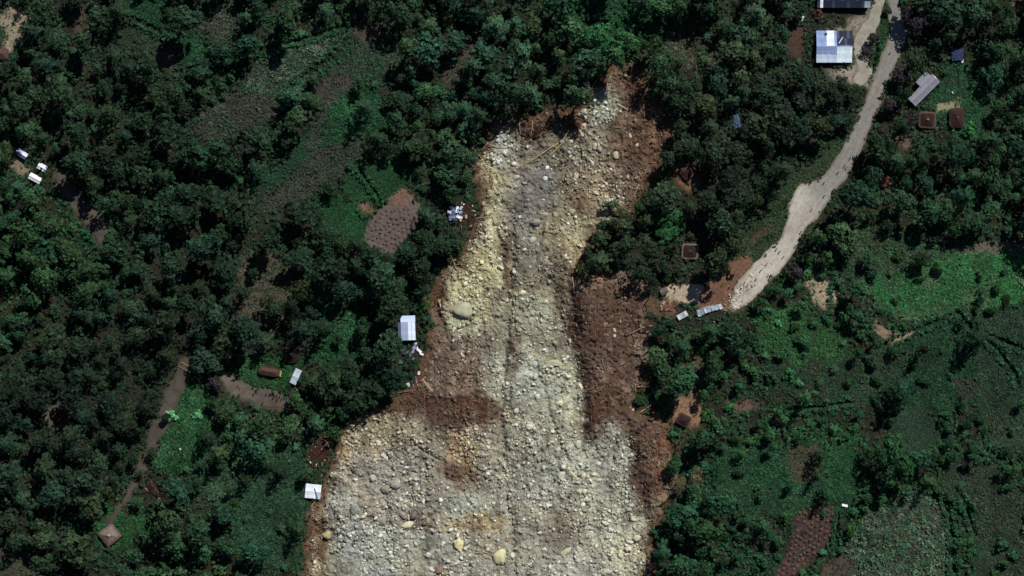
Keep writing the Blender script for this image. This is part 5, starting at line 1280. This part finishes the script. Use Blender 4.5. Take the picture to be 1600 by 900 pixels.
def boulder(px, py, w, d, col, rot):
    rnd = (rot == 'o'); me = random.choice(ROUND if rnd else ROCKS)
    o = link("boulder", me, color=np.clip(gray(lin(col), .72) * random.uniform(0.98, 1.2), 0, .85))
    a, b = w * U / 2 * 1.08, d * U / 2 * 1.08; hgt = min(a, b) * random.uniform(0.75, 1.0) * (0.6 if w > 30 else 1)
    o.location = (float(wx(px)), float(wy(py)), surf_z(px, py) + hgt * (0.12 if rnd else 0.26)); o.scale = (a, b, hgt)
    o.rotation_euler = (0, 0, R(rot if not rnd else random.uniform(-20, 20)) if (rot or rnd) else R(random.uniform(-25, 25)))
    o["category"] = "boulder"; o["group"] = "boulders on the slide"
    lum = sum(col) / 3
    adj = ("large" if max(w, d) > 16 else "mid-sized" if max(w, d) > 9 else "small") + " " + ("pale" if lum > 185 else "grey" if max(col) - min(col) < 26 else "yellowish" if col[1] > 150 else "brownish")
    items_r.append((o, px, py, adj)); return o
spots = []
for x, y, w, d, c, r in BOUL:
    if w > 0: boulder(x, y, w, d, c, r); spots.append((x, y, max(w, d) / 2))
nb = 20000
bx_ = RNG.uniform(470, 1060, nb); by_ = RNG.uniform(95, 905, nb); bs_ = slide_sd(bx_, by_); bc_ = slide_col(bx_, by_)
lum = bc_.mean(1); dens = np.clip((lum - 0.08) / 0.22, 0.04, 1.0) * np.clip(0.6 + fbm(bx_, by_, 60, 3, 2), 0.1, 1.2)
pick = RNG.random(nb)
for i in range(nb):
    if len(items_r) >= 296: break
    if bs_[i] > -6 or pick[i] > dens[i] * 0.25: continue
    s = min(11.0, 4.6 + random.expovariate(0.6))
    if any(math.hypot(x - bx_[i], y - by_[i]) < s * 0.7 + r for x, y, r in spots): continue
    base = np.clip(bc_[i] * random.uniform(1.15, 1.6), 0, .62)
    srgb = tuple(255 * (np.where(base < .0031, 12.92 * base, 1.055 * base ** (1 / 2.4) - .055)))
    boulder(bx_[i], by_[i], s * random.uniform(.8, 1.3), s * random.uniform(.7, 1.1), srgb, 0); spots.append((bx_[i], by_[i], s / 2))
landmark_labels(items_r, "boulder", SMARK)

nr = 120000
qx = RNG.uniform(470, 1062, nr); qy = RNG.uniform(92, 912, nr); qs = slide_sd(qx, qy); qc = slide_col(qx, qy)
lum = qc.mean(1); dens = np.clip((lum - 0.02) / 0.17, 0.25, 1.0) * np.clip(0.55 + 1.1 * fbm(qx, qy, 40, 4, 2), 0.12, 1.2)
k = (qs < 1.0) & (RNG.random(nr) < dens)
qx, qy, qs, qc = qx[k], qy[k], qs[k], qc[k]; n = len(qx)
rad = np.clip(0.13 * (RNG.pareto(2.5, n) + 1), 0.13, 0.62) * np.clip(1 + 0.6 * fbm(qx, qy, 60, 3, 5), 0.7, 1.35)
mid_ = RNG.random(n) < 0.040 * np.clip(lum[k] / 0.2, 0.15, 1.3) * np.clip(1 + 1.6 * fbm(qx, qy, 34, 3, 7), 0.1, 2.2)
rad[mid_] = RNG.uniform(0.42, 0.85, mid_.sum())
bm = bmesh.new(); bmesh.ops.create_icosphere(bm, subdivisions=1, radius=1.0)
iv = np.array([v.co[:] for v in bm.verts]); itf = np.array([[v.index for v in f.verts] for f in bm.faces]); bm.free()
zz = slide_h(qx, qy, qs)
pos = np.stack([wx(qx), wy(qy), zz + rad * 0.25], 1)
Rm = rot_to(RNG.standard_normal((n, 3)), RNG.random(n) * 6.28)
sc = rad[:, None] * RNG.uniform(0.55, 1.4, (n, 3))
parts_ = []; off_ = 0
for g_ in range(6):
    m_ = (np.arange(n) % 6) == g_
    jv = iv * (1 + 0.28 * RNG.standard_normal((len(iv), 1))) * RNG.uniform(0.75, 1.3, (1, 3))
    parts_.append((m_, scatter(jv, itf, pos[m_], Rm[m_], sc[m_])))
V_ = np.concatenate([p_[1][0] for p_ in parts_]); F_ = []
for m_, (v_, f_) in parts_: F_.append(f_ + off_); off_ += len(v_)
F_ = np.concatenate(F_); perm_ = np.concatenate([np.nonzero(p_[0])[0] for p_ in parts_])
pale = lin((206, 202, 172)); t = RNG.random((n, 1)) ** 1.4 * 0.75
dk = (RNG.random((n, 1)) < 0.22)
rc = qc * RNG.uniform(0.65, 1.6, (n, 1)) * (1 - t) + pale * t * np.clip(lum[k][:, None] / 0.22, 0.35, 1.0)
brt = (RNG.random(n) < 0.13) & (lum[k] > 0.10); rc[brt] = lin((222, 222, 204)) * RNG.uniform(.7, 1.0, (brt.sum(), 1)) * np.clip(lum[k][brt][:, None] / 0.2, 0.4, 1.0); rad_b = rad
rc = np.where(dk & ~mid_[:, None], rc * 0.5, rc); rc[mid_] *= RNG.uniform(1.0, 1.35, (mid_.sum(), 1))
o = link("rubble", mesh_np("rubble", V_, F_, np.repeat(np.clip(gray(rc[perm_], .85), 0.01, .7), len(iv), 0)), M["rock"], color=(1, 1, 1))
tag(o, "small stones and broken rock strewn over the whole slide", "rubble", kind="stuff")
print("rubble", n, "boulders", len(items_r))

# splintered wood and roots along the slide's brown margins
ns = 5200
sx_ = RNG.uniform(470, 1062, ns * 6); sy_ = RNG.uniform(95, 905, ns * 6); ss_ = slide_sd(sx_, sy_); cc_ = slide_col(sx_, sy_)
brown = (cc_[:, 0] > 1.45 * cc_[:, 2]) & (cc_.mean(1) < 0.16)
k = (ss_ < 3) & (brown | (ss_ > -14)) & (RNG.random(ns * 6) < 0.5)
sx_, sy_, ss_, cc_ = sx_[k][:ns], sy_[k][:ns], ss_[k][:ns], cc_[k][:ns]; n = len(sx_)
bv = np.array([(-1, -1, -1), (1, -1, -1), (1, 1, -1), (-1, 1, -1), (-1, -1, 1), (1, -1, 1), (1, 1, 1), (-1, 1, 1)], float); bf = np.array([(3, 2, 1, 0), (4, 5, 6, 7), (0, 1, 5, 4), (1, 2, 6, 5), (2, 3, 7, 6), (3, 0, 4, 7)])
ax = np.stack([RNG.normal(0, .3, n), RNG.normal(0, .3, n), np.ones(n)], 1)
V_, F_ = scatter(bv, bf, np.stack([wx(sx_), wy(sy_), slide_h(sx_, sy_, ss_) + 0.2], 1), rot_to(ax, RNG.random(n) * 6.28), np.stack([RNG.uniform(.3, 1.3, n), RNG.uniform(.04, .09, n), RNG.uniform(.04, .09, n)], 1))
sc_ = np.where(RNG.random((n, 1)) < 0.45, lin((66, 50, 42)), lin((150, 124, 98))) * RNG.uniform(.6, 1.3, (n, 1))
tag(link("wood_splinters", mesh_np("wood_splinters", V_, F_, np.repeat(sc_, 8, 0)), M["rock"], color=(1, 1, 1)), "broken branches and splinters scattered over the brown margins of the slide", "splinters", kind="stuff")

# pale broken stone where the road ends
n = 420
ex = RNG.normal(1160, 14, n); ey = 1612 - ex + RNG.normal(0, 9, n); ez = ground_h(ex, ey) + 0.25; er = np.clip(0.12 * (RNG.pareto(2.4, n) + 1), .12, .5)
V_, F_ = scatter(iv * (1 + 0.2 * RNG.standard_normal((len(iv), 1))), itf, np.stack([wx(ex), wy(ey), ez], 1), rot_to(RNG.standard_normal((n, 3)), RNG.random(n) * 6), er[:, None] * RNG.uniform(.6, 1.4, (n, 3)))
tag(link("road_rubble", mesh_np("road_rubble", V_, F_, np.repeat(lin((196, 186, 168)) * RNG.uniform(.4, 1.2, (n, 1)), len(iv), 0)), M["rock"], color=(1, 1, 1)), "pale broken stones strewn where the gravel road ends", "rubble", kind="stuff")

# bare dead trees round the slide
def bare_tree(px, py, hgt, lean, col):
    rng = random.Random(int(px * 5 + py)); root = empty("bare_tree", px, py, rng.uniform(0, 360), z=surf_z(px, py)); root["category"] = "tree"; root["group"] = "bare trees round the slide"
    top = (lean * hgt * 0.5, 0, hgt)
    MB().tube([(0, 0, -0.6), (top[0] * .4, 0.1, hgt * .5), top], [0.26, 0.18, 0.06], 7).build("trunk", "bark", root, lin(col), smooth=True)
    for k in range(8):
        f = rng.uniform(.35, .95); a = rng.uniform(0, 6.283); L = hgt * rng.uniform(.22, .45); b = (top[0] * f, 0.05, hgt * f)
        e = (b[0] + L * math.cos(a), b[1] + L * math.sin(a), b[2] + L * rng.uniform(.1, .6)); m_ = tuple((b[i] + e[i]) / 2 + rng.gauss(0, .15) for i in range(3))
        mb = MB().tube([b, m_, e], [0.10, 0.07, 0.03], 5)
        for q in range(2):
            c = rng.uniform(0, 6.283); mb.tube([m_, (m_[0] + L * .4 * math.cos(c), m_[1] + L * .4 * math.sin(c), m_[2] + L * .2)], [0.05, 0.02], 4)
        mb.build("limb", "bark", root, lin(col), smooth=True)
    return root
BT = [(757, 92, 11, .6, (92, 86, 80)), (772, 100, 9, .5, (98, 90, 84)), (908, 150, 9, .7, (140, 130, 120)), (925, 140, 8, .5, (128, 122, 116)), (742, 262, 7, .4, (130, 112, 100)), (700, 372, 8, .8, (110, 98, 88)),
      (712, 380, 7, .7, (104, 94, 84)), (660, 445, 7, .6, (110, 92, 80)), (985, 420, 8, .5, (96, 82, 72)), (1012, 470, 7, .6, (112, 92, 78)), (1000, 600, 7, .7, (110, 88, 74)), (1060, 770, 8, .5, (120, 100, 86)),
      (520, 690, 7, .6, (120, 104, 88)), (486, 800, 6, .5, (118, 100, 84)), (1048, 300, 8, .4, (104, 92, 84)), (640, 640, 6, .8, (104, 84, 70)), (870, 172, 7, .6, (120, 104, 92)), (1060, 690, 8, .6, (112, 96, 80))]
landmark_labels([(bare_tree(*b), b[0], b[1], "leafless grey") for b in BT], "dead tree", SMARK)

# ------------------------------------------------------------------ people
def skin_mesh(name, verts, edges, radii, root=0, sub=1):
    me = bpy.data.meshes.new(name); me.from_pydata(verts, edges, []); me.update()
    o = bpy.data.objects.new(name, me); COL.objects.link(o)
    m = o.modifiers.new("skin", 'SKIN'); m.use_smooth_shade = True
    for i, r in enumerate(radii):
        sv = me.skin_vertices[0].data[i]; sv.radius = (r, r) if not isinstance(r, tuple) else r; sv.use_root = (i == root)
    s = o.modifiers.new("sub", 'SUBSURF'); s.levels = sub; s.render_levels = sub
    dg = bpy.context.evaluated_depsgraph_get(); out = bpy.data.meshes.new_from_object(o.evaluated_get(dg))
    bpy.data.objects.remove(o); bpy.data.meshes.remove(me); out.name = name; return out
def person_meshes(stride, arm):
    s = stride
    V = [(0, 0, .95), (0, 0, 1.12), (0, 0, 1.30), (0, .01, 1.45), (0, .03, 1.55), (0, .035, 1.66)]; E = [(0, 1), (1, 2), (2, 3), (3, 4), (4, 5)]; Rr = [.13, .12, .14, .055, .085, .06]
    V.append((0, .125, 1.57)); E.append((4, 6)); Rr.append(.018)                  # nose
    for sg in (-1, 1):
        b = len(V)
        V += [(sg * .085, 0, .88), (sg * .095, sg * s * .5 + .02, .50), (sg * .095, sg * s - .03, .10), (sg * .10, sg * s + .12, .04)]
        E += [(0, b), (b, b + 1), (b + 1, b + 2), (b + 2, b + 3)]; Rr += [.085, .06, .042, .035]
        a = len(V); k = -sg * s * .6 + arm * (0.25 if sg > 0 else 0)
        V += [(sg * .18, 0, 1.38), (sg * .22, k * .4 - .01, 1.13), (sg * .23, k + .05, .90 + abs(k) * .15), (sg * .235, k + .07, .82 + abs(k) * .15)]
        E += [(2, a), (a, a + 1), (a + 1, a + 2), (a + 2, a + 3)]; Rr += [.058, .042, .032, .03]
        p = Vector(V[a + 3])
        for f in range(4):
            c = len(V); off = (f - 1.5) * .02
            V += [tuple(p + Vector((0, off, -.05))), tuple(p + Vector((-sg * .012, off, -.085 + abs(f - 1.3) * .008)))]; E += [(a + 3, c), (c, c + 1)]; Rr += [.009, .008]
        c = len(V); V.append(tuple(p + Vector((-sg * .02, .05, -.01)))); E.append((a + 3, c)); Rr.append(.01)
    body = skin_mesh("body", V, E, Rr)
    sv = [(0, 0, .92), (0, 0, 1.12), (0, 0, 1.31), (0, .01, 1.42)]; se = [(0, 1), (1, 2), (2, 3)]; sr = [.155, .145, .165, .075]
    tv = [(0, 0, .99)]; te = []; tr = [.145]
    b = 7
    for sg, a in ((-1, 7), (1, 7 + 4 + 4 + 9)):
        L = len(sv); sv += [V[a + 4], V[a + 5]]; se += [(2, L), (L, L + 1)]; sr += [.075, .06]
        L = len(tv); tv += [V[a], V[a + 1], V[a + 2]]; te += [(0, L), (L, L + 1), (L + 1, L + 2)]; tr += [.105, .078, .062]
    shirt = skin_mesh("shirt", sv, se, sr); trousers = skin_mesh("trousers", tv, te, tr)
    bm = bmesh.new(); bmesh.ops.create_uvsphere(bm, u_segments=10, v_segments=7, radius=0.112)
    for v in list(bm.verts):
        if v.co.z < -0.02 and v.co.y > -0.02: bm.verts.remove(v)
    hair = bpy.data.meshes.new("hair"); bm.to_mesh(hair); bm.free(); hair.transform(Matrix.Translation((0, .015, 1.62)))
    body.materials.append(M["skin"]); shirt.materials.append(M["cloth"]); trousers.materials.append(M["cloth"]); hair.materials.append(M["cloth"])
    return body, shirt, trousers, hair
POSES = [person_meshes(0.0, 0.2), person_meshes(0.22, 0), person_meshes(-0.24, 0.3)]
for me in [m for p in POSES for m in p]:
    me.polygons.foreach_set("use_smooth", np.ones(len(me.polygons), bool))
SH = [(38, 36, 44), (60, 40, 40), (44, 52, 70), (30, 30, 32), (74, 66, 58), (46, 60, 48)]
def person(px, py, pose, rot, shirt, label, group):
    z = float(road_h(np.array([px]), np.array([py]), np.array([-10.0]))[0]) if float(road_sd(np.array([px]), np.array([py]))[0]) < 0 else float(ground_h(np.array([px]), np.array([py]))[0])
    o = empty("person", px, py, rot, z=z, label=label, cat="person", group=group); b, s, t, h_ = POSES[pose]
    link("body", b, parent=o, color=(0.06, 0.035, 0.025)); link("shirt", s, parent=o, color=lin(shirt)); link("trousers", t, parent=o, color=lin(random.choice(SH)) * .7); link("hair", h_, parent=o, color=(0.006, 0.005, 0.005))
    return o
NTH = ["first", "second", "third", "fourth", "fifth", "sixth", "seventh", "eighth", "ninth", "tenth", "eleventh", "twelfth", "thirteenth", "fourteenth", "fifteenth", "sixteenth"]
RD = [(1391, 82, (225, 225, 225)), (1328, 247, 0), (1319, 259, 0), (1322, 262, 0), (1309, 269, 0), (1287, 285, 0), (1287, 306, 0), (1268, 327, 0), (1251, 362, 0), (1213, 389, 0), (1218, 393, 0), (1224, 401, 0), (1198, 412, 0), (1189, 422, 0), (1200, 430, 0), (1181, 436, 0)]
for i, (x, y, c) in enumerate(RD):
    person(x, y, random.choice((1, 2)), random.uniform(120, 170) if i % 3 else -30, c or random.choice(SH), ("person in a white top" if c else "person in dark clothes") + " on the gravel road, " + NTH[i] + " from the top", "people walking on the gravel road")
EN = sorted([(1141, 447), (1139, 449), (1152, 440), (1158, 444), (1163, 443), (1168, 445), (1128, 446), (1147, 449), (1158, 450), (1055, 455)])
for i, (x, y) in enumerate(EN):
    person(x, y, i % 3, random.uniform(0, 360), (210, 205, 200) if i == 4 else random.choice(SH), ("person alone on the pale plaza left of the road end" if x < 1100 else "person in dark clothes at the road end, " + NTH[i - 1] + " from left in the group" if i != 4 else "person in a pale top within the group at the road end"), "people standing at the road end")
YD = sorted([(373, 602), (376, 605), (366, 616), (366, 619), (397, 615), (417, 615), (422, 616), (428, 620), (430, 616), (433, 617), (438, 618), (441, 622), (434, 623), (446, 615), (411, 629)])
for i, (x, y) in enumerate(YD):
    wht = (x, y) == (430, 616)
    person(x, y, i % 3, random.uniform(0, 360), (230, 230, 230) if wht else random.choice(SH), ("person in a white top in the grey dirt yard" if wht else "person in dark clothes in the grey dirt yard, " + NTH[i] + " from left"), "people gathered in the dirt yard")
for i, (x, y) in enumerate([(10, 25), (15, 26), (35, 262)]):
    person(x, y, 0, 40 * i, SH[i], ["left of two people standing in the sandy corner yard", "right of two people standing in the sandy corner yard", "lone person between the three white sheds"][i], "people in the left yards")
